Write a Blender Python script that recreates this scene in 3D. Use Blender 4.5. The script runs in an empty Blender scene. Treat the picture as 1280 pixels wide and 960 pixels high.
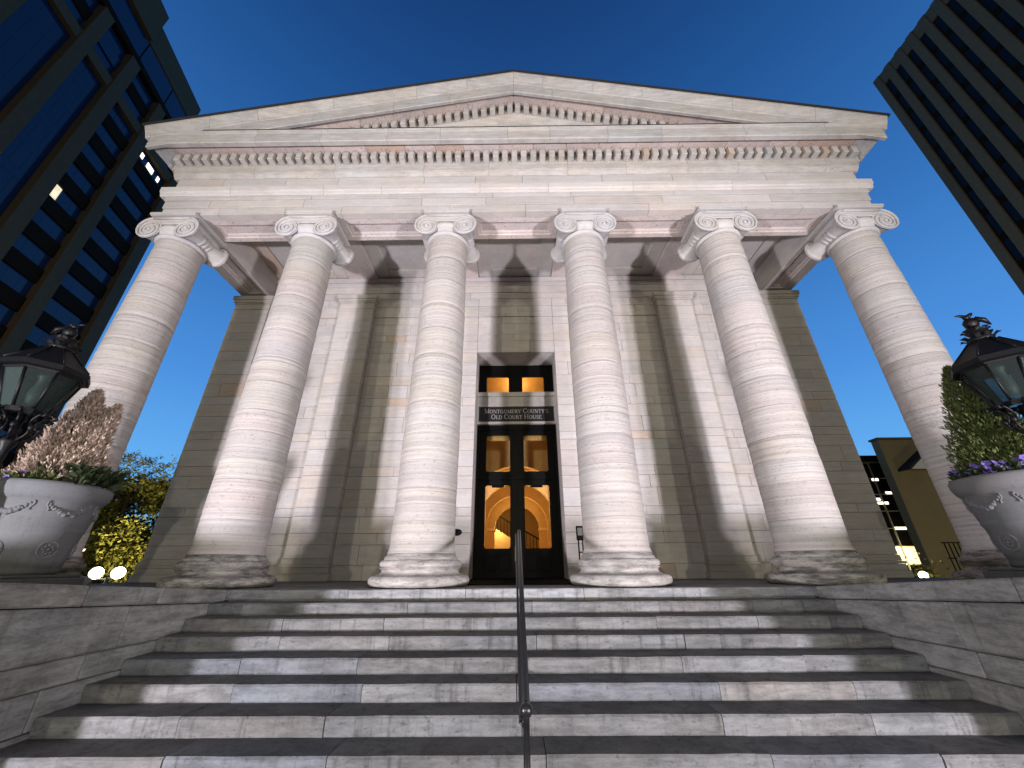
import bpy, math, random
from mathutils import Vector, Matrix
R = random.Random(11)
PI = math.pi
sc = bpy.context.scene
col = sc.collection

# ------------------------------------------------------------------ camera
F_PX = 482.39
pitch, roll, yaw = 0.4411, -0.0066, 0.0061
cam_d = bpy.data.cameras.new('camera')
cam_d.sensor_width = 36.0
cam_d.lens = 36.0 * F_PX / 1280.0
cam_d.clip_start = 0.05
cam_d.clip_end = 6000
cam = bpy.data.objects.new('camera', cam_d)
col.objects.link(cam)
fwd = Vector((-math.sin(yaw) * math.cos(pitch), math.cos(yaw) * math.cos(pitch), math.sin(pitch)))
r0 = Vector((math.cos(yaw), math.sin(yaw), 0))
u0 = r0.cross(fwd)
rgt = math.cos(roll) * r0 + math.sin(roll) * u0
upv = -math.sin(roll) * r0 + math.cos(roll) * u0
cam.matrix_world = Matrix(((rgt.x, upv.x, -fwd.x, -0.0629), (rgt.y, upv.y, -fwd.y, 0.0),
                           (rgt.z, upv.z, -fwd.z, 0.2985), (0, 0, 0, 1)))
sc.camera = cam

# ------------------------------------------------------------------ world, exposure
w = bpy.data.worlds.new('World')
sc.world = w
w.use_nodes = True
nt = w.node_tree
nt.nodes.clear()
N = nt.nodes.new
L = nt.links.new
out = N('ShaderNodeOutputWorld'); bg = N('ShaderNodeBackground')
tc = N('ShaderNodeTexCoord'); sep = N('ShaderNodeSeparateXYZ')
L(tc.outputs['Generated'], sep.inputs[0])
ramp = N('ShaderNodeValToRGB')            # dusk sky: pale blue low down, deep blue overhead
cr = ramp.color_ramp
cr.elements[0].position = 0.0; cr.elements[0].color = (0.21, 0.58, 0.98, 1)
cr.elements[1].position = 1.0; cr.elements[1].color = (0.005, 0.030, 0.13, 1)
for pos, c in ((0.14, (0.145, 0.465, 0.93)), (0.35, (0.075, 0.29, 0.75)), (0.6, (0.036, 0.170, 0.50)), (0.8, (0.018, 0.098, 0.325))):
    e = cr.elements.new(pos); e.color = (*c, 1)
L(sep.outputs['Z'], ramp.inputs[0])
az = N('ShaderNodeMapRange')              # the afterglow stands in front of the camera, the sky behind is darker
az.interpolation_type = 'SMOOTHSTEP'
az.inputs['From Min'].default_value = -0.75; az.inputs['From Max'].default_value = 0.30
az.inputs['To Min'].default_value = 0.10; az.inputs['To Max'].default_value = 1.0
L(sep.outputs['Y'], az.inputs['Value'])
mul = N('ShaderNodeVectorMath'); mul.operation = 'SCALE'
L(ramp.outputs['Color'], mul.inputs[0]); L(az.outputs['Result'], mul.inputs['Scale'])
L(mul.outputs['Vector'], bg.inputs['Color'])
bg.inputs['Strength'].default_value = 1.0
L(bg.outputs[0], out.inputs[0])
sc.view_settings.view_transform = 'Standard'
sc.view_settings.look = 'None'
sc.view_settings.exposure = 0.0
sc.view_settings.gamma = 1.0
sc.cycles.max_bounces = 8
sc.cycles.use_denoising = True

# ------------------------------------------------------------------ the two facade floodlights (fixtures are built at the end)
FLOODS = ((-7.7, -3.6, -0.98), (7.7, -3.6, -0.98))
FLOOD_AIM = ((-2.3, 7.6, 4.8), (2.3, 7.6, 4.8))
FLOOD_W = 9700
def spot(name, loc, aim, energy, colr, size, blend, rad):
    d = bpy.data.lights.new(name, 'SPOT')
    d.energy = energy; d.color = colr; d.spot_size = math.radians(size); d.spot_blend = blend
    d.shadow_soft_size = rad
    o = bpy.data.objects.new(name, d); col.objects.link(o)
    o.location = loc
    o.rotation_euler = (Vector(aim) - Vector(loc)).to_track_quat('-Z', 'Y').to_euler()
    return o
def point(name, loc, energy, colr, rad=0.15):
    d = bpy.data.lights.new(name, 'POINT')
    d.energy = energy; d.color = colr; d.shadow_soft_size = rad
    o = bpy.data.objects.new(name, d); col.objects.link(o); o.location = loc
    return o
for p_, a_ in zip(FLOODS, FLOOD_AIM):
    spot('flood_beam', p_, a_, FLOOD_W, (1.0, 0.94, 1.03), 94, 1.0, 0.32)

# ------------------------------------------------------------------ materials
def mat_new(name):
    m = bpy.data.materials.new(name); m.use_nodes = True
    n = m.node_tree.nodes; l = m.node_tree.links
    return m, n, l, n['Principled BSDF']

def stone_mat(name, base, strata=0.5, pit=0.5, streak=0.0, grime=0.0, bump=0.25, rough=0.85, contrast=0.16, fz=17, fx=0.55, ld=5):
    """weathered limestone: bedding layers, pits, stains; tinted by the object colour of each block"""
    m, n, l, b = mat_new(name)
    geo = n.new('ShaderNodeNewGeometry'); info = n.new('ShaderNodeObjectInfo')
    def scaled(v):
        mp = n.new('ShaderNodeVectorMath'); mp.operation = 'MULTIPLY'
        l.new(geo.outputs['Position'], mp.inputs[0]); mp.inputs[1].default_value = v
        off = n.new('ShaderNodeVectorMath'); off.operation = 'ADD'
        l.new(mp.outputs[0], off.inputs[0])
        rr = n.new('ShaderNodeMath'); rr.operation = 'MULTIPLY'; rr.inputs[1].default_value = 37.0
        l.new(info.outputs['Random'], rr.inputs[0]); l.new(rr.outputs[0], off.inputs[1])
        return off.outputs[0]
    def noise(v, sc_, det=4, ro=0.6):
        x = n.new('ShaderNodeTexNoise'); x.inputs['Scale'].default_value = sc_
        x.inputs['Detail'].default_value = det; x.inputs['Roughness'].default_value = ro
        l.new(scaled(v), x.inputs['Vector']); return x.outputs['Fac']
    def rng(s, a, b_, c, d):
        x = n.new('ShaderNodeMapRange'); l.new(s, x.inputs['Value'])
        for k, v in zip(('From Min', 'From Max', 'To Min', 'To Max'), (a, b_, c, d)): x.inputs[k].default_value = v
        return x.outputs['Result']
    def mulv(a, b_):
        x = n.new('ShaderNodeMath'); x.operation = 'MULTIPLY'; l.new(a, x.inputs[0]); l.new(b_, x.inputs[1]); return x.outputs[0]
    big = noise((1, 1, 1.6), 1.3, 6, 0.65)
    lay = noise((fx, fx, fz), 1.0, ld, 0.66)
    fine = noise((1, 1, 2.2), 34, 5, 0.72)
    spk = noise((1, 1, 1.7), 17, 2, 0.5)
    f = rng(big, 0.3, 0.7, 1 - contrast, 1 + contrast)
    f = mulv(f, rng(lay, 0.34, 0.66, 1 - 0.22 * strata, 1 + 0.14 * strata))
    f = mulv(f, rng(fine, 0.3, 0.7, 0.9, 1.09))
    pits = rng(spk, 0.63, 0.70, 0.0, 1.0)
    f = mulv(f, rng(pits, 0, 1, 1, 1 - 0.42 * pit))
    if streak:
        st = noise((9, 9, 0.30), 1.5, 5, 0.66)
        msk = rng(noise((1.3, 1.3, 2.5), 1.0, 3, 0.6), 0.40, 0.56, 0, 1)
        f = mulv(f, rng(mulv(rng(st, 0.52, 0.70, 0, 1), msk), 0, 1, 1.0, 1 - streak))
    if grime:
        gr = noise((1.2, 1.2, 5.0), 2.4, 6, 0.75)
        f = mulv(f, rng(gr, 0.42, 0.60, 1.0, 1 - grime))
    hue = n.new('ShaderNodeMix'); hue.data_type = 'RGBA'
    warm = noise((0.7, 0.7, 1.4), 0.9, 3, 0.5)
    l.new(rng(warm, 0.35, 0.68, 0, 1), hue.inputs[0])
    hue.inputs[6].default_value = (base[0] * 0.99, base[1], base[2] * 1.02, 1)
    hue.inputs[7].default_value = (base[0] * 1.02, base[1] * 0.975, base[2] * 0.94, 1)
    tint = n.new('ShaderNodeMix'); tint.data_type = 'RGBA'; tint.blend_type = 'MULTIPLY'; tint.inputs[0].default_value = 1
    l.new(hue.outputs[2], tint.inputs[6]); l.new(info.outputs['Color'], tint.inputs[7])
    sc2 = n.new('ShaderNodeVectorMath'); sc2.operation = 'SCALE'
    l.new(tint.outputs[2], sc2.inputs[0]); l.new(f, sc2.inputs['Scale'])
    l.new(sc2.outputs[0], b.inputs['Base Color'])
    b.inputs['Roughness'].default_value = rough
    b.inputs['Specular IOR Level'].default_value = 0.25
    h = n.new('ShaderNodeMath'); h.operation = 'MULTIPLY_ADD'; h.inputs[1].default_value = 1.5 * strata
    l.new(lay, h.inputs[0]); l.new(fine, h.inputs[2])
    h2 = n.new('ShaderNodeMath'); h2.operation = 'SUBTRACT'
    l.new(h.outputs[0], h2.inputs[0]); l.new(rng(pits, 0, 1, 0, 0.9 * pit), h2.inputs[1])
    bp = n.new('ShaderNodeBump'); bp.inputs['Strength'].default_value = bump; bp.inputs['Distance'].default_value = 0.02
    l.new(h2.outputs[0], bp.inputs['Height']); l.new(bp.outputs[0], b.inputs['Normal'])
    return m

def plain(name, c, rough=0.6, metal=0.0, spec=0.4, var=0.0, scale=6, bump=0.0, emit=0, trans=0):
    m, n, l, b = mat_new(name)
    b.inputs['Base Color'].default_value = (*c, 1); b.inputs['Roughness'].default_value = rough
    b.inputs['Metallic'].default_value = metal; b.inputs['Specular IOR Level'].default_value = spec
    if emit:
        b.inputs['Emission Color'].default_value = (*c, 1); b.inputs['Emission Strength'].default_value = emit
    if trans: b.inputs['Transmission Weight'].default_value = trans
    if var or bump:
        geo = n.new('ShaderNodeNewGeometry'); x = n.new('ShaderNodeTexNoise')
        x.inputs['Scale'].default_value = scale; x.inputs['Detail'].default_value = 5; x.inputs['Roughness'].default_value = 0.65
        l.new(geo.outputs['Position'], x.inputs['Vector'])
        mr = n.new('ShaderNodeMapRange'); l.new(x.outputs['Fac'], mr.inputs['Value'])
        mr.inputs['From Min'].default_value = 0.3; mr.inputs['From Max'].default_value = 0.7
        mr.inputs['To Min'].default_value = 1 - var; mr.inputs['To Max'].default_value = 1 + var
        v = n.new('ShaderNodeVectorMath'); v.operation = 'SCALE'; v.inputs[0].default_value = c
        l.new(mr.outputs[0], v.inputs['Scale']); l.new(v.outputs[0], b.inputs['Base Color'])
        if emit: l.new(v.outputs[0], b.inputs['Emission Color'])
        if bump:
            bp = n.new('ShaderNodeBump'); bp.inputs['Strength'].default_value = bump; bp.inputs['Distance'].default_value = 0.02
            l.new(x.outputs['Fac'], bp.inputs['Height']); l.new(bp.outputs[0], b.inputs['Normal'])
    return m

def leaf_mat(name, ca, cb, scale=9, trans=0.25):
    m, n, l, b = mat_new(name)
    geo = n.new('ShaderNodeNewGeometry'); x = n.new('ShaderNodeTexNoise')
    x.inputs['Scale'].default_value = scale; x.inputs['Detail'].default_value = 3
    l.new(geo.outputs['Position'], x.inputs['Vector'])
    r_ = n.new('ShaderNodeValToRGB'); r_.color_ramp.elements[0].position = 0.36; r_.color_ramp.elements[1].position = 0.64
    r_.color_ramp.elements[0].color = (*ca, 1); r_.color_ramp.elements[1].color = (*cb, 1)
    l.new(x.outputs['Fac'], r_.inputs[0]); l.new(r_.outputs[0], b.inputs['Base Color'])
    b.inputs['Roughness'].default_value = 0.6; b.inputs['Specular IOR Level'].default_value = 0.2
    t = n.new('ShaderNodeBsdfTranslucent'); l.new(r_.outputs[0], t.inputs['Color'])
    mx = n.new('ShaderNodeMixShader'); mx.inputs[0].default_value = trans
    l.new(b.outputs[0], mx.inputs[1]); l.new(t.outputs[0], mx.inputs[2])
    l.new(mx.outputs[0], n['Material Output'].inputs['Surface'])
    return m

def glass_mat(name, tint=(1, 1, 1), refl=0.12):
    """a thin pane: mostly clear, with a fresnel reflection"""
    m, n, l, b = mat_new(name)
    n.remove(b)
    tr = n.new('ShaderNodeBsdfTransparent'); tr.inputs[0].default_value = (*tint, 1)
    gl = n.new('ShaderNodeBsdfGlossy'); gl.inputs['Roughness'].default_value = 0.03
    lw = n.new('ShaderNodeLayerWeight'); lw.inputs[0].default_value = refl
    mx = n.new('ShaderNodeMixShader')
    l.new(lw.outputs['Fresnel'], mx.inputs[0]); l.new(tr.outputs[0], mx.inputs[1]); l.new(gl.outputs[0], mx.inputs[2])
    l.new(mx.outputs[0], n['Material Output'].inputs['Surface'])
    return m

M = {}
M['stone'] = stone_mat('limestone_ashlar', (0.46, 0.442, 0.428), 0.35, 0.35, grime=0.06, contrast=0.09)
M['column'] = stone_mat('limestone_drum', (0.465, 0.45, 0.44), 0.85, 0.35, bump=1.0, contrast=0.06, fz=24, fx=0.30, ld=3)
M['carved'] = stone_mat('limestone_carved', (0.46, 0.45, 0.445), 0.3, 0.25, bump=0.2, contrast=0.08, grime=0.10)
M['pitted'] = stone_mat('limestone_pitted', (0.52, 0.47, 0.455), 0.3, 1.0, bump=0.5, grime=0.10, contrast=0.1)
M['cornice'] = stone_mat('limestone_cornice', (0.44, 0.43, 0.415), 0.45, 0.4, grime=0.16, contrast=0.12)
M['joint'] = plain('lime_mortar', (0.22, 0.20, 0.18), 0.95, var=0.2, scale=20)
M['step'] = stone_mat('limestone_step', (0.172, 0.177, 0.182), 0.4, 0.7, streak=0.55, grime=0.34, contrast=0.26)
M['cheek'] = stone_mat('limestone_cheek', (0.24, 0.248, 0.25), 0.4, 0.5, streak=0.35, grime=0.4, contrast=0.25)
M['worn'] = stone_mat('limestone_worn_base', (0.42, 0.41, 0.40), 0.6, 0.7, grime=0.42, bump=0.5, contrast=0.14)
M['grimy'] = stone_mat('limestone_grimy', (0.36, 0.35, 0.335), 1.0, 0.6, grime=0.70, bump=0.5)
M['black'] = plain('black_paint', (0.0035, 0.0035, 0.004), 0.45, 0.0, 0.12, var=0.25, scale=8, bump=0.05)
M['iron'] = plain('black_iron', (0.004, 0.004, 0.005), 0.45, 0.0, 0.2, var=0.3, scale=30, bump=0.12)
M['mat'] = plain('black_rubber', (0.006, 0.006, 0.006), 1.0, 0.0, 0.02, var=0.3, scale=30)
M['rail'] = plain('black_enamel_steel', (0.014, 0.014, 0.015), 0.3, 0.0, 0.5, var=0.3, scale=40)
M['brass'] = plain('brass', (0.35, 0.24, 0.10), 0.35, 1.0)
M['glass'] = glass_mat('door_glass', (0.95, 0.95, 0.93), 0.08)
M['lantern_glass'] = glass_mat('old_lantern_glass', (0.62, 0.70, 0.68), 0.3)
_n = M['lantern_glass'].node_tree; _o = _n.nodes['Material Output']; _src = _o.inputs[0].links[0].from_socket
_d = _n.nodes.new('ShaderNodeBsdfDiffuse'); _d.inputs[0].default_value = (0.10, 0.13, 0.125, 1)
_t = _n.nodes.new('ShaderNodeBsdfTranslucent'); _t.inputs[0].default_value = (0.22, 0.27, 0.26, 1)
_a = _n.nodes.new('ShaderNodeMixShader'); _a.inputs[0].default_value = 0.5; _n.links.new(_d.outputs[0], _a.inputs[1]); _n.links.new(_t.outputs[0], _a.inputs[2])
_b = _n.nodes.new('ShaderNodeMixShader'); _b.inputs[0].default_value = 0.22; _n.links.new(_src, _b.inputs[1]); _n.links.new(_a.outputs[0], _b.inputs[2])
_n.links.new(_b.outputs[0], _o.inputs[0])
M['plaster'] = plain('warm_plaster', (0.62, 0.40, 0.17), 0.8, var=0.10, scale=3)
M['plaster_pale'] = plain('pale_plaster', (0.72, 0.54, 0.30), 0.8, var=0.06, scale=5)
M['fringe'] = plain('gold_fringe', (0.62, 0.42, 0.16), 0.7, var=0.3, scale=70)
M['sign'] = plain('sign_board', (0.020, 0.015, 0.018), 0.4)
M['letters'] = plain('sign_letters', (0.40, 0.385, 0.37), 0.45)
M['roof'] = plain('dark_roof_metal', (0.022, 0.020, 0.018), 0.9, var=0.2)
M['pot'] = stone_mat('cast_stone_pot', (0.13, 0.134, 0.14), 0.15, 0.3, streak=0.25, bump=0.15, contrast=0.1)
M['soil'] = plain('soil', (0.03, 0.022, 0.016), 0.95, var=0.4, scale=30, bump=0.5)
M['ground'] = plain('plaza_paving', (0.10, 0.095, 0.09), 0.85, var=0.25, scale=2, bump=0.2)
M['concrete_l'] = plain('tower_concrete', (0.082, 0.056, 0.026), 0.85, var=0.12, scale=1.5, bump=0.1)
M['spandrel'] = plain('dark_spandrel', (0.016, 0.009, 0.004), 0.8, 0.0, 0.08, var=0.15, scale=3)
M['tower_glass'] = plain('tower_glass', (0.010, 0.026, 0.066), 0.12, 0.0, 0.36)
M['concrete_r'] = plain('ribbed_concrete', (0.155, 0.108, 0.058), 0.9, var=0.14, scale=2.5, bump=0.25)
M['dark_glass'] = plain('dark_window', (0.004, 0.004, 0.005), 0.35, 0.0, 0.15)
M['lit_window'] = plain('lit_window', (1.0, 0.86, 0.55), 0.6, emit=0.9, var=0.25, scale=1.2)
M['lit_ceiling'] = plain('lit_ceiling_lamp', (1.0, 0.93, 0.75), 0.6, emit=2.2)
M['beige'] = plain('beige_render', (0.23, 0.185, 0.105), 0.9, var=0.08, scale=1.0)
M['mullion'] = plain('aluminium_mullion', (0.30, 0.30, 0.29), 0.5, 0.3)
M['white'] = plain('white_gable_paint', (0.62, 0.62, 0.62), 0.7, var=0.05)
M['bark'] = plain('bark', (0.045, 0.032, 0.022), 0.95, var=0.35, scale=14, bump=0.6)
M['leaf_tree'] = leaf_mat('yellow_green_leaf', (0.055, 0.06, 0.014), (0.30, 0.27, 0.045), 2.6)
M['leaf_conifer'] = leaf_mat('green_conifer', (0.03, 0.05, 0.014), (0.12, 0.14, 0.04), 14)
M['leaf_dead'] = leaf_mat('browned_conifer', (0.24, 0.175, 0.135), (0.60, 0.48, 0.39), 16)
M['leaf_dark'] = leaf_mat('dark_leaf', (0.014, 0.024, 0.012), (0.04, 0.055, 0.022), 12)
M['petal'] = leaf_mat('violet_petal', (0.14, 0.10, 0.42), (0.30, 0.22, 0.62), 30, 0.3)
M['lamp_lens'] = plain('lit_flood_lens', (1.0, 0.95, 0.78), 0.4, emit=14)
M['metal_grey'] = plain('grey_steel', (0.2, 0.2, 0.2), 0.5, 0.4)

# ------------------------------------------------------------------ mesh building
class MB:
    def __init__(s): s.v = []; s.f = []; s.smooth = set()
    def add(s, vs, fs, sm=False):
        k = len(s.v); s.v += [tuple(p) for p in vs]
        for f in fs:
            if sm: s.smooth.add(len(s.f))
            s.f.append(tuple(i + k for i in f))
        return s
    def box(s, x0, x1, y0, y1, z0, z1):
        return s.add([(x0, y0, z0), (x1, y0, z0), (x1, y1, z0), (x0, y1, z0), (x0, y0, z1), (x1, y0, z1), (x1, y1, z1), (x0, y1, z1)],
                     [(0, 3, 2, 1), (4, 5, 6, 7), (0, 1, 5, 4), (1, 2, 6, 5), (2, 3, 7, 6), (3, 0, 4, 7)])
    def cbox(s, x0, x1, y0, y1, z0, z1, c=0.006):
        """box with chamfered edges"""
        vs = []; idx = {}
        X, Y, Z = (x0, x1), (y0, y1), (z0, z1)
        for i in (0, 1):
            for j in (0, 1):
                for k in (0, 1):
                    sx, sy, sz = (1, -1)[i], (1, -1)[j], (1, -1)[k]
                    for a in range(3):
                        p = [X[i] + sx * c, Y[j] + sy * c, Z[k] + sz * c]; p[a] = (X[i], Y[j], Z[k])[a]
                        idx[i, j, k, a] = len(vs); vs.append(tuple(p))
        fs = []
        cyc = ((0, 0), (1, 0), (1, 1), (0, 1))
        for a in range(3):
            for e in (0, 1):
                f = []
                for b, d in cyc:
                    q = [0, 0, 0]; q[a] = e; q[(a + 1) % 3] = b; q[(a + 2) % 3] = d
                    f.append(idx[q[0], q[1], q[2], a])
                fs.append(f if e else f[::-1])
        for a in range(3):
            b, d = (a + 1) % 3, (a + 2) % 3
            for eb in (0, 1):
                for ed in (0, 1):
                    q0 = [0, 0, 0]; q0[b] = eb; q0[d] = ed; q1 = list(q0); q1[a] = 1
                    f = [idx[(*q0, b)], idx[(*q1, b)], idx[(*q1, d)], idx[(*q0, d)]]
                    fs.append(f if (eb ^ ed) else f[::-1])
        for i in (0, 1):
            for j in (0, 1):
                for k in (0, 1):
                    f = [idx[i, j, k, 0], idx[i, j, k, 1], idx[i, j, k, 2]]
                    fs.append(f if (i + j + k) % 2 else f[::-1])
        return s.add(vs, fs)
    def lathe(s, prof, cx=0, cy=0, seg=24, a0=0.0, a1=2 * PI, sm=True, caps=True):
        full = abs(a1 - a0 - 2 * PI) < 1e-6
        n = seg if full else seg + 1
        vs = [(cx + r * math.cos(a0 + (a1 - a0) * i / seg), cy + r * math.sin(a0 + (a1 - a0) * i / seg), z) for r, z in prof for i in range(n)]
        fs = []
        for j in range(len(prof) - 1):
            for i in range(seg):
                k = (i + 1) % n
                fs.append((j * n + i, j * n + k, (j + 1) * n + k, (j + 1) * n + i))
        s.add(vs, fs, sm)
        if caps and full:
            b = len(s.v) - len(vs)
            if prof[0][0] > 1e-5: s.f.append(tuple(b + i for i in range(n))[::-1])
            if prof[-1][0] > 1e-5: s.f.append(tuple(b + (len(prof) - 1) * n + i for i in range(n)))
        return s
    def tube(s, pts, rad, seg=8, sm=True, cap=True):
        pts = [Vector(p) for p in pts]
        rads = rad if isinstance(rad, (list, tuple)) else [rad] * len(pts)
        vs = []; n = len(pts); prev = None
        for i, p in enumerate(pts):
            t = (pts[min(i + 1, n - 1)] - pts[max(i - 1, 0)]).normalized()
            if prev is None:
                a = Vector((0, 0, 1)) if abs(t.z) < 0.9 else Vector((1, 0, 0))
                u = t.cross(a).normalized()
            else:
                u = (prev - t * prev.dot(t)).normalized()
            prev = u; v_ = t.cross(u)
            for k in range(seg):
                q = 2 * PI * k / seg
                vs.append(tuple(p + (u * math.cos(q) + v_ * math.sin(q)) * rads[i]))
        fs = [(i * seg + k, i * seg + (k + 1) % seg, (i + 1) * seg + (k + 1) % seg, (i + 1) * seg + k) for i in range(n - 1) for k in range(seg)]
        s.add(vs, fs, sm)
        if cap:
            b = len(s.v) - len(vs)
            s.f.append(tuple(b + k for k in range(seg))[::-1]); s.f.append(tuple(b + (n - 1) * seg + k for k in range(seg)))
        return s
    def ball(s, c, r, seg=10, rings=7):
        if not isinstance(r, (tuple, list)): r = (r, r, r)
        vs = [(c[0], c[1], c[2] - r[2])]
        for j in range(1, rings):
            t = -PI / 2 + PI * j / rings
            for i in range(seg):
                a = 2 * PI * i / seg
                vs.append((c[0] + r[0] * math.cos(t) * math.cos(a), c[1] + r[1] * math.cos(t) * math.sin(a), c[2] + r[2] * math.sin(t)))
        vs.append((c[0], c[1], c[2] + r[2]))
        fs = [(0, 1 + (i + 1) % seg, 1 + i) for i in range(seg)]
        for j in range(rings - 2):
            for i in range(seg):
                a = 1 + j * seg; k = (i + 1) % seg
                fs.append((a + i, a + k, a + seg + k, a + seg + i))
        e = len(vs) - 1; a = 1 + (rings - 2) * seg
        fs += [(a + i, a + (i + 1) % seg, e) for i in range(seg)]
        return s.add(vs, fs, True)
    def prism(s, poly, axis, a0, a1, sm=False):
        """polygon given in the two other axes (in order), extruded along axis from a0 to a1"""
        n = len(poly)
        def P(t, p): q = list(p); q.insert(axis, t); return tuple(q)
        vs = [P(a0, p) for p in poly] + [P(a1, p) for p in poly]
        fs = [tuple(range(n))[::-1], tuple(range(n, 2 * n))] + [(i, (i + 1) % n, n + (i + 1) % n, n + i) for i in range(n)]
        return s.add(vs, fs, sm)
    def xf(s, m):
        s.v = [tuple(m @ Vector(p)) for p in s.v]; return s

WP = {}                                   # world place of every empty or part, so that children can be built in world coordinates
def mesh_of(name, mb, m):
    me = bpy.data.meshes.new(name)
    me.from_pydata(mb.v, [], mb.f)
    if mb.smooth:
        sm = [False] * len(mb.f)
        for i in mb.smooth: sm[i] = True
        me.polygons.foreach_set('use_smooth', sm)
    mm = m if isinstance(m, (list, tuple)) else [m]
    for x in mm: me.materials.append(x)
    me.update()
    return me
def recalc(me):
    import bmesh
    bm = bmesh.new(); bm.from_mesh(me)
    bmesh.ops.recalc_face_normals(bm, faces=bm.faces)
    bm.to_mesh(me); bm.free()
def obj(name, mb, m, parent=None, org=None, tint=None, fix=True):
    """one mesh object; the builder holds world coordinates, the origin goes to org (or the centre of its base)"""
    if org is None:
        xs, ys, zs = zip(*mb.v)
        org = ((min(xs) + max(xs)) / 2, (min(ys) + max(ys)) / 2, min(zs))
    mb.v = [(a - org[0], b - org[1], c - org[2]) for a, b, c in mb.v]
    me = mesh_of(name, mb, m)
    if fix: recalc(me)
    return place(name, me, org, parent, tint)
def place(name, me, org, parent=None, tint=None):
    o = bpy.data.objects.new(name, me); col.objects.link(o)
    WP[o.name] = Vector(org)
    o.location = org
    if parent:
        o.parent = parent; o.location = Vector(org) - WP[parent.name]
    if tint: o.color = (*tint, 1)
    return o
def thing(name, loc, label=None, cat=None, group=None, kind=None):
    o = bpy.data.objects.new(name, None); col.objects.link(o); o.location = loc; WP[o.name] = Vector(loc)
    o.empty_display_size = 0.3
    return tag(o, label, cat, group, kind)
def tag(o, label=None, cat=None, group=None, kind=None):
    if label: o['label'] = label
    if cat: o['category'] = cat
    if group: o['group'] = group
    if kind: o['kind'] = kind
    return o

def tint(a=0.12, warm=0.35):
    """natural colour spread of limestone blocks: most grey-white, some tan or pinkish"""
    g = 1 + R.uniform(-a, a * 0.7) * 0.5; t = R.random()
    if t < 0.018 * warm / 0.35: return (g * 1.0, g * 0.87, g * 0.76)
    if t < warm: return (g * 1.0, g * 0.972, g * 0.94)
    if t > 0.88: return (g * 0.965, g * 0.97, g * 0.965)
    return (g, g * 0.985, g * 0.975)
def cuts(a, b, lo, hi, offset=0.0):
    """joint positions between a and b"""
    xs = [a]; x = a + R.uniform(lo, hi) * (0.55 + 0.45 * R.random())
    while x < b - lo * 0.6:
        xs.append(x); x += R.uniform(lo, hi)
    xs.append(b); return xs
G = 0.006
def front_stones(parent, name, m, x0, x1, z0, z1, yf, depth, lo=0.7, hi=1.6, xs=None, proud=0.006, tn=None, chamf=0.006, side=-1):
    """a row of blocks facing -Y (side=-1)"""
    xs = xs or cuts(x0, x1, lo, hi)
    for a, b in zip(xs[:-1], xs[1:]):
        pr = R.uniform(0, proud)
        ya, yb = (yf - pr, yf + depth)
        obj(name, MB().cbox(a + G / 2, b - G / 2, ya, yb, z0 + G / 2, z1 - G / 2, chamf), m, parent, tint=tn or tint(), fix=False)
def side_stones(parent, name, m, y0, y1, z0, z1, xf, depth, lo, hi, sx, proud=0.006, tn=None):
    """a row of blocks facing +X or -X"""
    ys = cuts(y0, y1, lo, hi)
    for a, b in zip(ys[:-1], ys[1:]):
        pr = R.uniform(0, proud)
        xa, xb = sorted((xf + sx * pr, xf - sx * depth))
        obj(name, MB().cbox(xa, xb, a + G / 2, b - G / 2, z0 + G / 2, z1 - G / 2, 0.006), m, parent, tint=tn or tint(), fix=False)

#==SETTING==
# ================================================================== ground, landing, steps
obj('plaza_ground', MB().box(-900, 900, -900, 1500, -2.6, -2.2), M['ground'], org=(0, 0, -2.6))
tag(bpy.data.objects['plaza_ground'], kind='structure', label='dark paved plaza around the court house')

RISE, TREAD, EDGE = 0.148, 0.3638, 6.506
steps = thing('stone_steps', (0, 4.0, -2.2), 'wide worn limestone steps rising to the portico', kind='structure')
JX = {0: (430, 577, 725, 870), 1: (504, 660, 819, 935), 2: (347, 474, 644, 815, 941), 3: (342, 480, 665, 850, 987), 4: (292, 440, 644, 846, 999),
      5: (281, 445, 639, 893, 1061), 6: (212, 397, 645, 896, 1082), 7: (190, 398, 675, 958, 1170), 8: (60, 330, 640, 900, 1190)}
YM = {0: 743, 1: 760, 2: 780, 3: 804, 4: 833, 5: 867, 6: 908, 7: 955, 8: 1010}
HALF = 4.34
TINTS = {(4, 0): (0.86, 0.92, 1.02), (5, 1): (0.82, 0.90, 1.04), (4, 1): (0.84, 0.9, 1.02), (5, 4): (1.12, 1.0, 0.9), (5, 3): (0.92, 0.95, 1.06), (1, 3): (1.1, 0.97, 0.92), (7, 1): (0.84, 0.9, 1.02),
         (7, 4): (0.9, 0.93, 1.03), (2, 1): (1.02, 0.97, 0.92), (6, 2): (0.98, 0.96, 0.93), (7, 3): (0.97, 0.95, 0.92)}
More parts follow.
